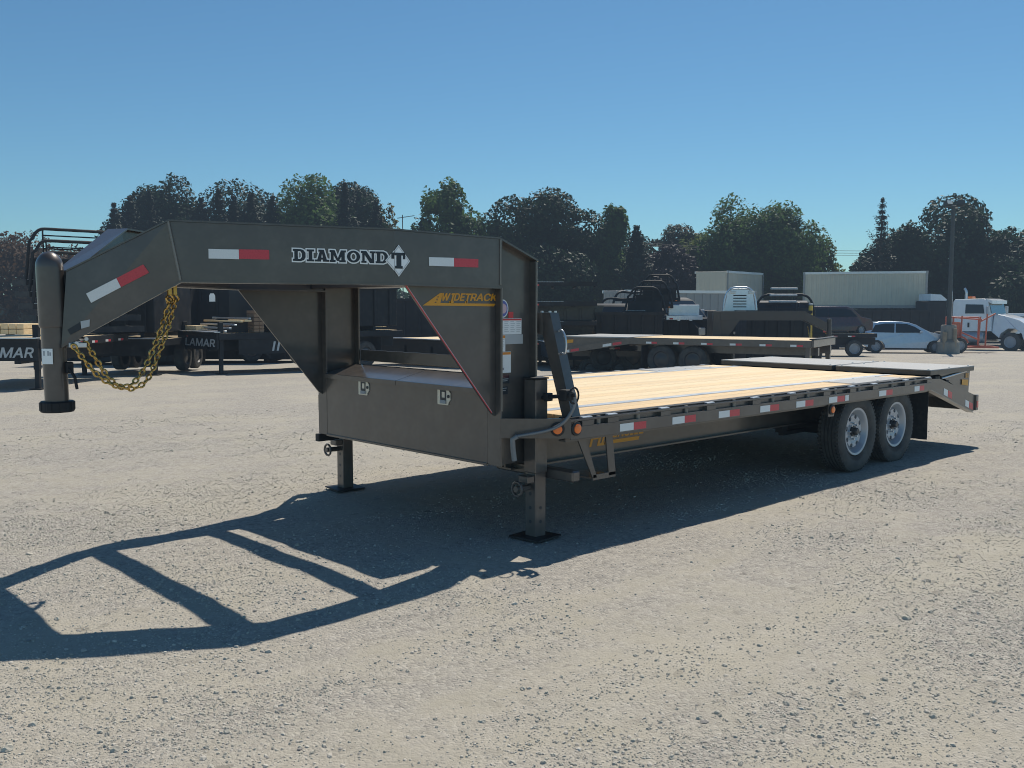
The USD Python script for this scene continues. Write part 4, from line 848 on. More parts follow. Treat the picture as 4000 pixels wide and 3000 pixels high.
# ------------------------------------------------------------------ motor vehicles
def shell(prof, w, top_in=.0, z_in=None, crown=.0):
    """A body from its side profile: (x, z) points swept across the width, drawn in above z_in."""
    n = 7; ys = [-w / 2, -w / 2 * .985, -w / 2 * .93, 0, w / 2 * .93, w / 2 * .985, w / 2]; ins = [.030, .010, 0, 0, 0, .010, .030]
    c = np.mean(prof, 0); rings = []
    for y, q in zip(ys, ins):
        ring = []
        for x, z in prof:
            v = np.array([x, z]) - c; l = np.linalg.norm(v); p = c + v * (1 - q / max(l, .2))
            f = 1.0
            if z_in is not None and z > z_in: f = 1 - top_in * (z - z_in)
            ring.append((p[0], y * f, p[1]))
        rings.append(ring)
    return rings
def shell_mesh(prof, w, top_in=0, z_in=None):
    R = np.array(shell(prof, w, top_in, z_in)); n, k = R.shape[:2]; F = []
    for i in range(n - 1):
        for j in range(k):
            a, b = i * k + j, i * k + (j + 1) % k; F += [(a, b, b + k), (a, b + k, a + k)]
    V = R.reshape(-1, 3)
    for base, flip in ((0, True), ((n - 1) * k, False)):
        P = Polygon(R[0 if base == 0 else -1][:, [0, 2]])
        vv, ff = trimesh.creation.triangulate_polygon(P, engine='earcut')
        src = R[0 if base == 0 else -1][:, [0, 2]]
        m_ = [int(np.argmin(((src - q) ** 2).sum(1))) for q in vv]
        for t in ff:
            t = [base + m_[i] for i in t]; F.append(t[::-1] if flip else t)
    return V, np.array(F)
def side_pane(parent, pts, w, top_in, z_in, mat_='glass_dark', name='window'):
    for s in (-1, 1):
        a = []
        for o in (.004, .010):
            a.append([(x, s * (w / 2 * (1 - top_in * max(0, z - z_in)) + o), z) for x, z in pts])
        obj(name, loft(a), mat_, parent)
def cross_pane(parent, p0, p1, w, top_in, z_in, mat_='glass_dark', name='windshield', out=.012, m=.90):
    (x0, z0), (x1, z1) = p0, p1; d = np.array([x1 - x0, z1 - z0]); d /= np.hypot(*d); n_ = np.array([d[1], -d[0]])
    if n_[1] < 0: n_ = -n_
    R = []
    for o in (.002, out):
        q0, q1 = np.array(p0) + n_ * o, np.array(p1) + n_ * o
        h0, h1 = w / 2 * (1 - top_in * max(0, z0 - z_in)) * m, w / 2 * (1 - top_in * max(0, z1 - z_in)) * m
        R.append([(q0[0], -h0, q0[1]), (q0[0], h0, q0[1]), (q1[0], h1, q1[1]), (q1[0], -h1, q1[1])])
    obj(name, loft(R), mat_, parent)
# hatchback, nose to the right of the picture
hb = thing('parked_car', 'pale blue silver hatchback parked near the light pole', 'car', yard(19.104, 46), YARD_ROT - .22)
body = [(-2.02, .42), (-2.08, .62), (-2.04, .86), (-1.98, .98), (-1.78, 1.20), (-1.60, 1.44), (-1.30, 1.51), (-.55, 1.545), (.05, 1.50), (.42, 1.38), (.80, 1.16), (1.08, 1.02), (1.55, .92), (1.92, .78), (2.06, .60), (2.05, .36), (1.76, .24),
        (1.74, .40), (1.62, .56), (1.44, .63), (1.24, .63), (1.06, .56), (.95, .40), (.93, .24), (-.98, .24), (-1.0, .40), (-1.12, .56), (-1.30, .63), (-1.48, .63), (-1.66, .56), (-1.76, .40), (-1.78, .28)]
cb = obj('body', shell_mesh(body, 1.74, .24, .92), 'blue_silver', hb, smooth=35)
side_pane(hb, [(-1.62, 1.02), (-1.42, 1.36), (-.95, 1.43), (-.55, 1.44), (-.56, .99)], 1.74, .24, .92); side_pane(hb, [(-.50, .99), (-.49, 1.44), (.02, 1.41), (.36, 1.28), (.72, 1.05), (.70, 1.00)], 1.74, .24, .92)
cross_pane(hb, (.46, 1.375), (1.04, 1.035), 1.74, .24, .92); cross_pane(hb, (-1.96, 1.02), (-1.64, 1.42), 1.74, .24, .92, name='rear_window')
for s in (-1, 1):
    obj('headlight', hull([(1.58, s * .80, .90), (1.93, s * .66, .76), (1.95, s * .62, .66), (1.70, s * .86, .78), (1.62, s * .87, .86)]), 'lamp_white', hb); obj('tail_light', hull([(-2.06, s * .80, .86), (-1.86, s * .865, .92), (-1.82, s * .855, 1.04), (-2.0, s * .80, 1.0)]), 'red_lens', hb)
    obj('mirror', xf(bx(-.06, .08, -.05, .05, -.05, .05, .02), off=(.62, s * .96, 1.04)), 'blue_silver', hb)
    obj('door_handle', bx(-.32, -.16, min(s * .870, s * .885), max(s * .870, s * .885), .86, .89), 'blue_silver', hb)
    obj('sill', bx(-.95, .9, min(s * .80, s * .872), max(s * .80, s * .872), .20, .26), 'black_worn', hb)
    for x in (-1.38, 1.34): far_wheel(hb, x, s * .76, .325, .2, s=s)
# minivan on the small trailer
mv = thing('minivan', 'dark maroon minivan standing on a low trailer beside the hatchback', 'van', yard(14.244, 41.5, gz(42) + .92), YARD_ROT - .03, scale=(.56, .75, .72))
vb = [(-2.4, .40), (-2.45, .95), (-2.30, 1.60), (-2.05, 1.74), (.4, 1.74), (.9, 1.62), (1.55, 1.12), (2.3, .98), (2.48, .75), (2.46, .32), (2.0, .26), (1.9, .50), (1.6, .64), (1.3, .5), (1.2, .26), (-1.2, .26), (-1.3, .5), (-1.6, .64), (-1.9, .5), (-2.0, .28)]
obj('body', shell_mesh(vb, 1.9, .2, 1.05), 'maroon_paint', mv, smooth=35)
side_pane(mv, [(-2.2, 1.12), (-2.05, 1.60), (-1.0, 1.62), (-1.0, 1.10)], 1.9, .2, 1.05); side_pane(mv, [(-.94, 1.10), (-.94, 1.62), (.3, 1.60), (.78, 1.50), (1.25, 1.12)], 1.9, .2, 1.05)
cross_pane(mv, (.95, 1.58), (1.5, 1.15), 1.9, .2, 1.05)
for s in (-1, 1):
    for x in (-1.6, 1.6): far_wheel(mv, x, s * .82, .33, .2, s=s)
# pickups
def pickup(label, loc, rot, color, rack=True, bars=0, scale=1.0, group=None, glass='glass_dark'):
    t = thing('pickup_truck', label, 'truck', loc, rot, group, scale)
    pb = [(-.75, .62), (-.75, 1.22), (-.70, 1.30), (-.52, 1.92), (-.30, 1.98), (.75, 1.98), (1.0, 1.90), (1.52, 1.34), (2.55, 1.24), (2.75, 1.05), (2.80, .55), (2.42, .50), (2.34, .72), (2.10, .86), (1.80, .86), (1.56, .72), (1.48, .50), (-.6, .50)]
    obj('cab', shell_mesh(pb, 1.96, .2, 1.25), color, t, smooth=35)
    side_pane(t, [(-.55, 1.32), (-.42, 1.82), (.22, 1.84), (.22, 1.32)], 1.96, .2, 1.25, glass); side_pane(t, [(.28, 1.32), (.28, 1.84), (.72, 1.84), (.92, 1.76), (1.30, 1.34)], 1.96, .2, 1.25, glass)
    cross_pane(t, (1.04, 1.86), (1.49, 1.38), 1.96, .2, 1.25, glass); cross_pane(t, (-.70, 1.35), (-.54, 1.86), 1.96, .2, 1.25, glass, 'rear_window')
    bed = obj('truck_bed', cat([bx(-3.0, -.78, -.98, .98, .86, .95, .01), bx(-3.0, -.78, -.98, -.93, .951, 1.28, .01), bx(-3.0, -.78, .93, .98, .951, 1.28, .01), bx(-3.02, -2.97, -.925, .925, .951, 1.28, .01)]), color, t)
    obj('bumper', bx(2.802, 2.90, -.95, .95, .48, .72, .03), 'steel_grey', t); obj('grille', bx(2.74, 2.812, -.62, .62, .74, 1.06, .02), 'black_worn', t)
    for s in (-1, 1):
        obj('headlight', bx(2.68, 2.80, min(s * .66, s * .93), max(s * .66, s * .93), .84, 1.06, .02), 'lamp_white', t)
        obj('mirror', bx(1.05, 1.17, min(s * 1.02, s * 1.24), max(s * 1.02, s * 1.24), 1.34, 1.60, .03), 'steel_grey', t); obj('tail_light', bx(-3.03, -2.99, min(s * .82, s * .97), max(s * .82, s * .97), .98, 1.24), 'red_lens', t)
        for x in (-1.95, 1.95): far_wheel(t, x, s * .84, .41, .26, s=s)
    if rack:
        h = obj('headache_rack', tube(spline([(-.86, -.93, 1.28), (-.86, -.90, 1.85), (-.86, -.74, 2.10), (-.86, 0, 2.14), (-.86, .74, 2.10), (-.86, .90, 1.85), (-.86, .93, 1.28)], 6), .04, 8), color, t, smooth=50)
        for z in (1.5, 1.68, 1.86): obj('rack_bar', bx(-.88, -.84, -.88, .88, z, z + .05), color, h)
    for k in range(bars):
        lb = obj('light_bar', bx(-.60 - .5 * k, -.44 - .5 * k, -.46 + .1 * k, .42 + .1 * k, 2.34 - .22 * k, 2.42 - .22 * k, .02), 'steel_grey', t)
        obj('bar_leg', cat([tube([(-.52 - .5 * k, s * .34, 2.345 - .22 * k), (-.60 - .3 * k, s * .34, 1.9 if k == 0 else 1.25)], .02, 6) for s in (-1, 1)]), color, lb)
    return t
pickup('black pickup truck facing the bronze deck, pale light along its hood', yard(3.916, 36), YARD_ROT + math.pi + 1.1, 'black_worn', scale=1.08)
pickup('tall black pickup truck with rows of light bars on its roof', yard(10.658, 37.5), YARD_ROT + math.pi / 2 - .12, 'black_worn', bars=3, scale=1.16)
pickup('black pickup truck behind the aluminium truck body', yard(7.806, 41), YARD_ROT + .1, 'black_worn', rack=False, scale=1.0)
pickup('black pickup truck behind the tall stack, its rack against the trees', yard(5.559, 37.5), YARD_ROT - .9, 'black_worn', scale=1.22)
# aluminium truck bodies
ab = truck_body('aluminium_truck_body', 'silver aluminium truck body with a bright deck edge, above the bronze flatbed', yard(5.265, 32, 1.178), YARD_ROT - .08, 'aluminium', None, W=1.15, L=1.2, hoop=False)
obj('tool_box', bx(.05, 1.1, .30, .80, .171, .55, .02), 'galvanised', ab)
hr = thing('headache_rack', 'shiny aluminium headache rack with slotted panels, left of the tall black pickup', 'rack', yard(7.489, 33.5, 1.521), YARD_ROT - .1)
obj('panel', loft([[(0.02, y, 0), (1.12, y, 0), (1.02, y, .62), (.86, y, .74), (.30, y, .74), (.14, y, .62)] for y in (.0, .05)]), 'aluminium', hr)
for k in range(5): obj('slot', bx(.34, .80, -.012, -.001, .12 + .10 * k, .155 + .10 * k), 'black_worn', hr)
for x in (.22, .86): obj('lamp', bx(x, x + .2, -.05, -.001, .60, .70, .015), 'lamp_white', hr)
obj('frame', tube(spline([(0, .02, -.05), (.06, .02, .45), (.26, .02, .78), (.58, .02, .82), (.9, .02, .78), (1.10, .02, .45), (1.16, .02, -.05)], 6), .035, 8), 'aluminium', hr, smooth=50)
obj('base_box', bx(-.05, 1.22, .06, 1.2, -.75, -.06, .03), 'black_worn', hr)
# day-cab tractor
tk = thing('semi_truck', 'white day-cab tractor with a sloping hood and two exhaust stacks', 'truck', yard(25.768, 52), YARD_ROT - .85)
obj('cab', shell_mesh([(-1.05, 1.0), (-1.05, 2.62), (-.95, 2.78), (.62, 2.80), (.80, 2.66), (.98, 1.98), (1.05, 1.05)], 2.1, .06, 1.9), 'white_paint', tk, smooth=35)
obj('sun_visor', loft([[(.66, y, 2.80), (1.02, y, 2.70), (1.02, y, 2.52), (.82, y, 2.62)] for y in (-.98, .98)]), 'white_paint', tk)
side_pane(tk, [(-.35, 2.0), (-.35, 2.50), (.58, 2.48), (.66, 2.0)], 2.1, .06, 1.9); cross_pane(tk, (.84, 2.60), (1.0, 2.0), 2.1, .06, 1.9, 'glass_green')
obj('hood', shell_mesh([(1.06, 1.0), (1.06, 1.98), (1.5, 1.92), (2.4, 1.66), (2.95, 1.30), (3.05, .85), (2.70, .62), (2.60, .95), (2.25, 1.22), (1.85, 1.22), (1.5, .95), (1.42, .70)], 1.96, .3, 1.2), 'white_paint', tk, smooth=35)
obj('bumper', bx(2.9, 3.12, -1.05, 1.05, .42, .84, .04), 'steel_grey', tk)
for s in (-1, 1):
    obj('exhaust_stack', cat([cyl((-1.18, s * .95, 1.0), (-1.18, s * .95, 3.05), .075, 14), tube(spline([(-1.18, s * .95, 3.05), (-1.20, s * .95, 3.25), (-1.29, s * .95, 3.40)], 5), .07, 12)]), 'galvanised', tk, smooth=40)
    obj('headlight', bx(2.62, 2.9, min(s * .66, s * .95), max(s * .66, s * .95), 1.0, 1.2, .04), 'lamp_white', tk); obj('fuel_tank', cyl((-.9, s * .95, .72), (.7, s * .95, .72), .30, 20, .05), 'steel_grey', tk, smooth=40)
    obj('mirror', bx(.86, .98, min(s * 1.12, s * 1.34), max(s * 1.12, s * 1.34), 1.95, 2.40, .03), 'steel_grey', tk); far_wheel(tk, 2.05, s * .95, .50, .28, s=s)
    for x in (-2.9, -1.75): far_wheel(tk, x, s * .90, .50, .5, s=s)
obj('frame', bx(-3.4, 2.7, -.42, .42, .62, .92, .02), 'black_worn', tk); obj('beacon', bx(-.6, -.35, -.2, .2, 2.802, 2.93, .02), 'amber_lens', tk); obj('vent', bx(-.2, -.1, -1.062, -1.05, 1.25, 1.5), 'black_worn', tk)
wv = thing('parked_van', 'white van just showing behind the tractor hood', 'van', yard(31.391, 58), YARD_ROT)
obj('body', shell_mesh([(-1.6, .4), (-1.7, 1.6), (-1.5, 2.1), (1.0, 2.1), (1.5, 1.5), (2.3, 1.2), (2.4, .4)], 1.9, .15, 1.2), 'white_paint', wv, smooth=35); side_pane(wv, [(-1.3, 1.35), (-1.25, 1.9), (.9, 1.9), (1.25, 1.4)], 1.9, .15, 1.2); far_wheel(wv, -1.0, -.85, .36, .22); far_wheel(wv, 1.6, -.85, .36, .22)
# orange tubular cart in front of the tractor
oc = thing('equipment_cart', 'orange tubular equipment cart with one fat wheel in front of the tractor', 'cart', yard(21.469, 46), YARD_ROT - .04)
for n_, a, b in (('post', (.0, 0, .35), (.06, 0, 1.72)), ('post', (.42, 0, .35), (.46, 0, 1.80)), ('post', (1.28, 0, .35), (1.34, 0, 1.76)), ('post', (1.62, 0, .35), (1.66, 0, 1.90)), ('post', (.06, .9, .35), (.06, .9, 1.72)), ('post', (1.66, .9, .35), (1.66, .9, 1.72))):
    obj(n_, tube([a, b], .038, 8), 'orange_paint', oc)
for a, b in (((.06, 0, 1.72), (1.4, 0, 1.62)), ((1.3, 0, 1.5), (2.05, 0, 1.92)), ((.44, 0, 1.0), (1.34, 0, .62)), ((0, 0, .38), (2.1, 0, .30)), ((.06, .9, 1.72), (1.66, .9, 1.72)), ((.06, 0, 1.72), (.06, .9, 1.72))): obj('rail', tube([a, b], .036, 8), 'orange_paint', oc)
obj('fender', tube([(.32 + .44 * math.cos(a), -.12, .36 + .44 * math.sin(a)) for a in np.linspace(.3, math.pi - .1, 9)], .045, 6), 'orange_paint', oc); obj('deck', bx(.5, 2.3, 0, .9, .22, .30, .02), 'orange_paint', oc); obj('panel', bx(.02, .42, .02, .1, .5, 1.5, .02), 'orange_paint', oc)
far_wheel(oc, .32, -.12, .36, .24, z=.36)
# ------------------------------------------------------------------ poles, boxes, aerial
lp = thing('light_pole', 'tall grey light pole with twin floodlights on a broad concrete base', 'light pole', yard(20.611, 44.5), YARD_ROT)
obj('base', cat([rev([(.0001, 0), (.52, 0), (.50, .55), (.36, .70), (.34, 1.30), (.30, 1.36), (.0001, 1.36)], 20, 'z')]), 'concrete', lp, smooth=30); obj('guard_post', cat([cyl((-.30, -.28, 0), (-.30, -.28, 1.05), .10, 14, .03), cyl((.12, -.40, 0), (.12, -.40, 1.2), .09, 14, .03)]), 'tan_brick_paint', lp, smooth=40)
obj('pole', tube([(0, 0, 1.3), (0, 0, 6.372 + .52)], [.11, .08], 14), 'pole_grey', lp, smooth=40)
zt_ = 6.372 + .52
obj('cross_arm', tube([(-.35, 0, zt_), (.42, 0, zt_)], .04, 8), 'pole_grey', lp)
for x, a, m_ in ((-.26, .5, 'lamp_white'), (.34, -.4, 'pole_grey')):
    fl = obj('floodlight', xf(hull([(-.20, -.12, -.04), (.20, -.12, -.04), (.20, .12, -.0), (-.20, .12, .0), (-.15, -.10, .22), (.15, -.10, .22), (.15, .10, .18), (-.15, .10, .18)]), rz(a) @ rx(-.3), off=(x, 0, zt_ + .06)), 'pole_grey', lp)
    obj('lens', xf(bx(-.17, .17, -.135, -.118, .0, .17), rz(a) @ rx(-.3), off=(x, 0, zt_ + .06)), m_, fl)
yp = thing('bollard', 'thin yellow post standing behind the bronze flatbed', 'post', yard(10.754, 34), YARD_ROT)
obj('post', cyl((0, 0, 0), (0, 0, 1.723 + .32), .075, 14, .02), 'yellow_paint', yp, smooth=40); obj('cap', cyl((0, 0, 1.723 + .321), (0, 0, 1.723 + .40), .08, 14, .02), 'steel_grey', yp, smooth=40)
def box_trailer(name, label, cat_, r0, r1, s0, s1, z0, z1, depth, ribs, m_wall='container_beige'):
    a, b = np.array(yard(r0, s0, 0.0)), np.array(yard(r1, s1, 0.0)); d = b - a; L = float(np.hypot(d[0], d[1])); rot = math.atan2(d[1], d[0])
    t = thing(name, label, cat_, (a[0], a[1], z0), rot); h = z1 - z0
    obj('body', bx(0, L, 0, depth, 0, h, .03), m_wall, t)
    n_ = ribs
    for k in range(n_): obj('wall_rib', bx(L * (k + .25) / n_, L * (k + .75) / n_, -.022, -.0005, .16, h - .14, .01), m_wall, t)
    k_end = max(2, int(depth / .35))
    for sx, x in ((-1, 0), (1, L)):
        for k in range(k_end): obj('end_rib', bx(min(x, x + sx * .02), max(x, x + sx * .02), depth * (k + .25) / k_end, depth * (k + .75) / k_end, .16, h - .14, .008), m_wall, t)
    obj('top_rail', cat([bx(-.05, L + .05, -.06, -.001, h - .13, h + .012), bx(-.05, L + .05, depth + .001, depth + .06, h - .13, h + .012)]), 'roof_white', t)
    obj('bottom_rail', bx(-.05, L + .05, -.06, -.001, -.02, .155), 'container_trim', t)
    for x in (-.04, L - .08): obj('corner_post', bx(x, x + .12, -.07, -.061, -.02, h), 'container_trim', t)
    for k in range(3): obj('support', bx(L * (.1 + .36 * k), L * (.1 + .36 * k) + .3, .2, depth - .2, gz((s0 + s1) / 2) - z0, -.021), 'black_worn', t)
    return t
box_trailer('shipping_container', 'long beige ribbed container raised high behind the hatchback', 'container', 18.489, 25.209, 60, 57.5, 1.623, 3.851, 2.9, 26)
box_trailer('shipping_container', 'short beige container standing above the silver racks', 'container', 13.610, 16.919, 60, 64, 1.949, 3.940, 2.2, 8)
box_trailer('shipping_container', 'low beige container with a white roof edge behind the black trucks', 'container', 5.624, 12.851, 47, 50, 0.778, 2.488, 2.3, 16, 'container_trim')
box_trailer('shipping_container', 'small beige container behind the tractor cab', 'container', 35.248, 37.950, 72, 72, 0.445, 2.560, 2.4, 8)
db = crate_box('dump_box', 'long black dump trailer box under the raised container', 'dump box', yard(17.370, 53), YARD_ROT - .02, 6.3, 2.2, 2.18, 'black_worn', 12)
for k in range(6): obj('marker_lamp', bx(.6 + k * .9, .72 + k * .9, -.058, -.052, .72, .78), 'amber_lens', db)
cd = thing('truck_fairing', 'white truck roof fairing at the end of the raised container', 'fairing', yard(24.574, 55.5, 2.047), YARD_ROT)
obj('fairing', loft([[(0, y, 0), (.92, y, 0), (.95, y, .08), (.60, y, .36), (0, y, .40)] for y in (0, 1.6)]), 'white_paint', cd); obj('cab', bx(-.2, .98, 0.02, 1.6, -1.9, -.004, .05), 'black_worn', cd)
an = thing('television_aerial', 'thin rooftop aerial on a mast between the trees', 'aerial', yard(-7.150, 62), YARD_ROT)
zz = 7.609 - float(gz(62))
obj('mast', tube([(0, 0, 0), (0, 0, zz)], [.05, .03], 6), 'pole_grey', an); obj('boom', tube([(-.35, 0, zz - .22), (.78, 0, zz - .05)], .022, 5), 'pole_grey', an)
for k in range(9): obj('element', tube([(-.32 + .125 * k, -.28 + .015 * k, zz - .21 + .019 * k), (-.32 + .125 * k, .28 - .015 * k, zz - .21 + .019 * k)], .012, 4), 'pole_grey', an)
for k in range(3):
    w = thing('power_line', ['upper', 'middle', 'lowest'][k] + ' of three thin power lines running in front of the trees', 'wire', yard(9.247, 68, 0.0), YARD_ROT)
    obj('wire', tube([(x, 0, 5.320 + .18 * (2 - k) + .02 * k + .0022 * (x - 16) ** 2 * (1 + .1 * k)) for x in np.linspace(0, 36, 19)], .014, 4), 'wire_black', w)
for u_, lab in ((9.2, 'far pole of the power line among the green trees'), (45.2, 'end pole of the power line past the dark round tree')):
    up = thing('utility_pole', lab, 'pole', yard(u_, 68.1), YARD_ROT); obj('pole', tube([(0, 0, 0), (0, 0, 7.4)], [.13, .10], 8), 'bark', up); obj('cross_arm', bx(-.5, .5, -.05, .05, 6.7, 6.8), 'bark', up)

# ------------------------------------------------------------------ trees
def quads(P, N, size, rg, asp=.6):
    """Leaf-sized quads at P facing roughly N."""
    n = len(P); N = N / np.maximum(np.linalg.norm(N, axis=1, keepdims=True), 1e-9)
    A = np.cross(N, rg.normal(size=(n, 3))); A /= np.maximum(np.linalg.norm(A, axis=1, keepdims=True), 1e-9); B = np.cross(N, A)
    s = np.broadcast_to(size, (n,))[:, None]
    c = rg.uniform(.2, .5, (n, 1))
    V = np.stack([P - A * s, P + B * s * asp - A * s * c * .2, P + A * s, P - B * s * asp + A * s * c * .2], 1).reshape(-1, 3)
    I = np.arange(n)[:, None] * 4
    return V, np.concatenate([I + [0, 1, 2], I + [0, 2, 3]], 0)
def limbs(pts_list, r0, r1): return cat([tube(p, list(np.linspace(r0, r1, len(p))), 6) for p in pts_list])
def leafy(label, r, s, h, w, mat_, seed, n=9000, leaf=.14, lobes=18, base=.12, gaps=.35, group='trees along the far side of the yard', aspect=None, tall=1.0, name='leafy_tree', droop=0.0):
    rg = np.random.default_rng(seed); t = thing(name, label, 'tree', yard(r, s), rg.uniform(0, 6), group)
    H = h * (1 - base); zc_ = h * base + H * .5
    rad = np.array([w / 2, (aspect or w) / 2, H / 2])
    C = []
    while len(C) < lobes:                                            # lobes of the crown, most of them towards its skin
        d = rg.normal(size=3); d /= np.linalg.norm(d)
        q = d * rg.uniform(.45, .80)
        if q[2] < -.62: continue
        C.append(q)
    C = np.array(C + [np.array([0, 0, .1]), np.array([.2, -.1, -.3]), np.array([0., 0., .70])]); LR = rg.uniform(.30, .50, len(C))
    trunk_top = zc_ + .1 * H
    br = [[(0, 0, 0), (.05, .03, h * .2), (0, 0, trunk_top)]]
    for c, lr in zip(C, LR):
        e = c * rad * .9 + [0, 0, zc_]; b = np.array([0, 0, max(h * .12, min(e[2] - .35 * np.hypot(e[0], e[1]), trunk_top * .9))])
        br.append([b, (b + e) / 2 + [0, 0, .05 * h], e])
    obj('trunk', cat([tube(br[0], [w * .035 + .06, w * .03 + .04, .05], 8)] + [limbs([q], .05 + w * .006, .015) for q in br[1:]]), 'bark', t)
    k = rg.choice(len(C), n * 2, p=LR ** 2 / (LR ** 2).sum()); d = rg.normal(size=(n * 2, 3)); d /= np.linalg.norm(d, axis=1, keepdims=True)
    q = C[k] + d * (LR[k] * rg.uniform(.25, 1.0, n * 2) ** .45)[:, None]
    q *= np.array([1, 1, tall]); P = q * rad
    lump = meshkit.fbm(P / (w * .11) + seed * 7.3, 3, seed); big = meshkit.noise(P / (w * .22) + seed * 3.1, seed + 9)
    ok = (.55 * lump + .45 * big) > gaps * .85 + .06
    P, d = P[ok][:n], d[ok][:n]
    P = P + [0, 0, zc_] - np.c_[np.zeros((len(P), 2)), droop * rg.random(len(P))]
    V, F = quads(P, d * .7 + rg.normal(size=d.shape) * .6 + [0, 0, .35], leaf * rg.uniform(.6, 1.4, len(P)), rg)
    obj('crown', (V, F), mat_, t)
    return t
def conifer(label, r, s, h, w, seed, n=7000, leaf=.15, mat_='needles_dark', sparse=False, base=.06, group='trees along the far side of the yard', ragged=.25, pw=.8):
    rg = np.random.default_rng(seed); t = thing('spruce_tree', label, 'tree', yard(r, s), rg.uniform(0, 6), group)
    obj('trunk', tube([(0, 0, 0), (0, 0, h * .5), (0, 0, h * .985)], [.05 + w * .035, .03 + w * .02, .012], 8), 'bark', t)
    tiers = int(h * (2.1 if sparse else 2.6)); P, N, lim = [], [], []
    for i in range(tiers):
        f = (i + .5) / tiers; z = h * (base + (1 - base) * f); R = w / 2 * (1 - f) ** pw * rg.uniform(1 - ragged, 1 + ragged * .5) + .05
        nb = rg.integers(3, 7) if sparse else rg.integers(8, 12)
        for b in range(nb):
            a = 2 * math.pi * (b + rg.uniform(-.3, .3)) / nb + i * 1.3; L = R * rg.uniform(.65, 1.12)
            dr = np.array([math.cos(a), math.sin(a), 0]); sag = rg.uniform(.15, .5) * (1 - .5 * f) + (.25 * rg.random() if sparse else 0); z += rg.uniform(-.12, .12) if sparse else 0
            m_ = max(3, int(n / tiers / nb)); u = rg.random(m_) ** .6
            p = np.array([0, 0, z]) + dr * (u * L)[:, None] + np.array([0, 0, -1]) * ((u * L * sag - u ** 3 * L * .28))[:, None]
            side = np.cross(dr, [0, 0, 1]); p += side * (rg.normal(0, .10, m_) * L * (1 - .6 * u) * (1.0 if not sparse else .7))[:, None] + rg.normal(0, .045, (m_, 3)) - np.c_[np.zeros((m_, 2)), rg.random(m_) * (.10 if sparse else .22)]
            P.append(p); N.append(np.tile(dr * .4 + [0, 0, .8], (m_, 1)) + rg.normal(0, .5, (m_, 3)))
            if i % 2 == 0 or sparse: lim.append([(0, 0, z), tuple(np.array([0, 0, z]) + dr * L * .8 - [0, 0, L * .8 * sag * .7])])
    obj('branches', limbs(lim, .025 + w * .003, .01), 'bark', t)
    P, N = np.vstack(P), np.vstack(N); V, F = quads(P, N, leaf * rg.uniform(.6, 1.35, len(P)) * (1.08 - .55 * (P[:, 2] / h) ** 3), rg, .45)
    obj('crown', (V, F), mat_, t)
    return t
leafy('rust coloured low tree at the edge of the photo behind the truck bodies', -38.38, 72, 7.96, 8.40, 'leaf_rust', 101, n=12000)
leafy('reddish bush behind the hooped headache racks', -34.21, 74, 7.04, 8.63, 'leaf_rust', 102, n=9600)
conifer('small dark spruce at the left end of the spruce row', -29.28, 70, 10.35, 6.19, 201, n=11000, leaf=.15, pw=.9)
conifer('dark spruce with a thin tip, second from the left in the spruce row', -28.88, 72, 11.13, 9.30, 202, n=11000, leaf=.15, pw=.9)
conifer('narrow spruce left of the broad dark tree', -26.65, 70, 11.24, 6.19, 203, n=11000, leaf=.15, pw=.9)
leafy('broad dark tree rising above the bend of the bronze neck', -26.16, 74, 12.33, 7.06, 'leaf_deep', 204, n=24000)
conifer('dark spruce right of the broad dark tree', -21.55, 70, 11.36, 7.14, 205, n=11000, leaf=.15, pw=.9)
conifer('pair of low spruce tips above the reflector tape', -23.83, 73, 11.13, 7.45, 206, n=11000, leaf=.15, pw=.9)
conifer('spruce with a double tip left of the maker name', -19.46, 71, 11.23, 8.21, 207, n=11000, leaf=.15, pw=.9)
conifer('short spruce above the maker name', -17.61, 70, 10.86, 7.14, 208, n=11000, leaf=.15, pw=.9)
leafy('round green tree with olive top, above the maker name', -14.47, 70, 11.91, 7.67, 'leaf_mid', 209, n=26400)
conifer('sharp spruce tip on the shoulder of the round green tree', -11.93, 68, 11.55, 5.09, 210, n=11000, leaf=.15, pw=.9)
leafy('dark lower tree right of the sharp spruce tip', -10.66, 70, 10.67, 4.70, 'leaf_deep', 211, n=16800)
conifer('narrow spruce at the right end of the left tree group', -9.85, 69, 10.41, 4.22, 212, n=11000, leaf=.15, pw=.9)
leafy('thin yellowish tree beside the aerial', -9.37, 73, 10.52, 2.32, 'leaf_yellow', 213, n=5280)
leafy('round tree with sky showing through, standing alone above the red tape', -4.44, 68, 11.29, 6.61, 'leaf_mid', 214, n=20400, gaps=.50)
conifer('small spruce behind the top of the riser', -1.17, 66, 8.70, 3.59, 215, n=11000, leaf=.15, pw=.9)
leafy('low dark tree left of the lone round tree', -6.29, 69, 9.19, 3.42, 'leaf_deep', 2151, n=9600)
leafy('wide domed tree, largest behind the bronze riser', 2.51, 66, 10.06, 9.33, 'leaf_deep', 216, n=38400)
leafy('slim pale tree on the right shoulder of the domed tree', 7.25, 68, 9.52, 3.61, 'leaf_mid', 217, n=14400)
conifer('dark pointed evergreen between the domed tree and the grey tree', 8.36, 64, 8.13, 5.22, 218, n=11000, leaf=.15, pw=.9)
leafy('thin grey green tree with sky between its twigs', 12.88, 74, 8.99, 6.54, 'leaf_grey', 219, n=19200, gaps=.5)
leafy('dark purple leaved tree in front of the grey green tree', 10.95, 66, 6.42, 5.37, 'leaf_purple', 220, n=16800)
leafy('loose pale green tree left of the twin tops', 13.71, 70, 8.25, 3.71, 'leaf_pale', 2201, n=12000, gaps=.46, lobes=24, droop=.5, leaf=.12)
leafy('tall willowy green tree, left of the twin tops', 15.95, 69, 10.22, 6.34, 'leaf_mid', 221, n=26400, gaps=.42, lobes=24, droop=.5, leaf=.12)
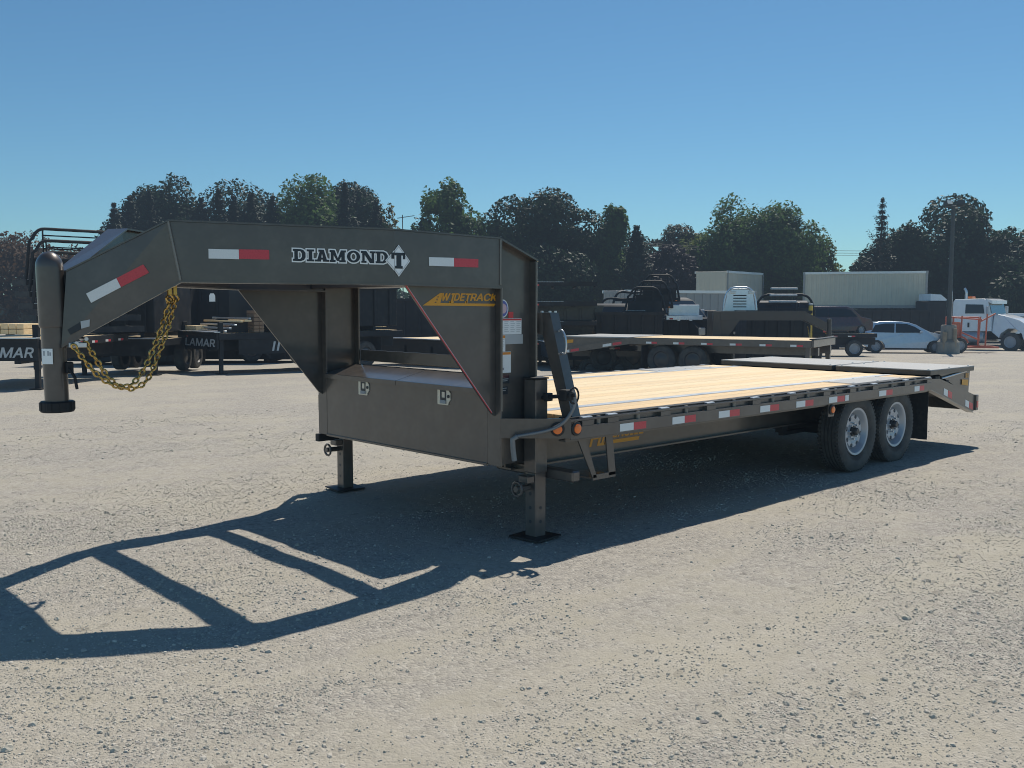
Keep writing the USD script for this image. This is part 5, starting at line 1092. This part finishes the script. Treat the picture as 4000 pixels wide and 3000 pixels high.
leafy('tall willowy green tree, right of the twin tops', 18.68, 68, 10.27, 7.21, 'leaf_mid', 222, n=31200, gaps=.42, lobes=24, droop=.5, leaf=.12)
leafy('low yellow green tree spreading right of the twin tops', 22.24, 69, 7.68, 3.66, 'leaf_pale', 223, n=12000, gaps=.48, lobes=24, droop=.5, leaf=.12)
leafy('dark bush at the foot of the thin spruce', 25.85, 66, 6.96, 4.43, 'leaf_deep', 224, n=14400)
conifer('tall thin spruce with bare tiers standing against the sky', 24.86, 64, 10.01, 5.74, 225, base=.02, n=5200, leaf=.105, ragged=.5, pw=1.0)
leafy('broad dark tree behind the light pole', 31.16, 67, 9.87, 10.19, 'leaf_deep', 226, n=38400, gaps=.47)
leafy('dark tree at the right edge of the photo', 34.64, 66, 7.59, 6.53, 'leaf_deep', 227, n=21600)
leafy('dark lower tree between the thin spruce and the broad tree', 27.31, 65, 7.76, 3.68, 'leaf_deep', 228, n=13200)
leafy('dense dark tree low behind the tractor cab', 31.33, 64, 6.18, 8.15, 'leaf_deep', 229, n=21600)
leafy('dark filler tree behind the twin tops', 19.22, 76, 7.71, 11.29, 'leaf_deep', 230, n=21600)
leafy('dark low tree behind the domed tree', 6.64, 74, 7.54, 8.63, 'leaf_deep', 231, n=19200)
conifer('spruce tip between the broad dark tree and the round one', -20.76, 71, 11.05, 7.24, 301, n=11000, leaf=.15, pw=.9)
leafy('dense dark mass of foliage under the spruce tips', -22.12, 76, 12.01, 12.90, 'leaf_deep', 304, n=36000)
leafy('dense dark foliage low behind the bend of the neck', -28.94, 76, 11.74, 7.79, 'leaf_deep', 305, n=31200)
leafy('dark tree filling the gap under the sharp spruce tip', -12.95, 75, 12.01, 8.75, 'leaf_deep', 306, n=26400)
leafy('low dark foliage under the lone round tree', -3.18, 73, 9.05, 8.52, 'leaf_deep', 307, n=16800)
leafy('dark tree standing between the domed tree and the purple one', 9.20, 72, 7.96, 6.62, 'leaf_deep', 308, n=16800)
# hedge and scrub that close the view beneath the trees
rg = np.random.default_rng(77); P, N = [], []
rr2 = rg.uniform(-62, 66, 42000); zz2 = rg.random(42000) ** .8 * (2.6 + 2.6 * meshkit.noise(np.c_[rr2 * .22, rr2 * 0, rr2 * 0], 4) * (1 - np.clip((rr2 - 30) / 8, 0, 1) * np.clip((48 - rr2) / 6, 0, 1) * .5))
sx2 = 104 + rg.normal(0, 1.5, 42000)
Pw = np.c_[CAM[0] + YR[0] * rr2 + YF[0] * sx2, CAM[1] + YR[1] * rr2 + YF[1] * sx2, zz2 - 1.15]
V, F = quads(Pw, rg.normal(size=Pw.shape) + [0, 0, .4], .34 * rg.uniform(.6, 1.4, len(Pw)), rg)
tag(obj('far_scrub', (V, F), 'leaf_deep', None, kind='stuff'), 'low dark scrub along the back of the yard under the trees', 'scrub')

# ------------------------------------------------------------------ air
usdkit.material(stage, '/World/Looks/yard_air', {'v': ('principled_volume', {'color': (.62, .80, 1.0), 'density': 0.0009, 'anisotropy': .2})}, volume='v.volume')
c0 = np.array(yard(-75, -6, -2.6)); c1 = np.array(yard(75, -6, -2.6)); c2 = np.array(yard(75, 118, -2.6)); c3 = np.array(yard(-75, 118, -2.6))
hz = loft([[c0, c1, c2, c3], [q + [0, 0, 17.5] for q in (c0, c1, c2, c3)]])
tag(obj('haze', hz, 'yard_air', kind='stuff'), 'thin bluish haze in the air over the yard', 'haze')
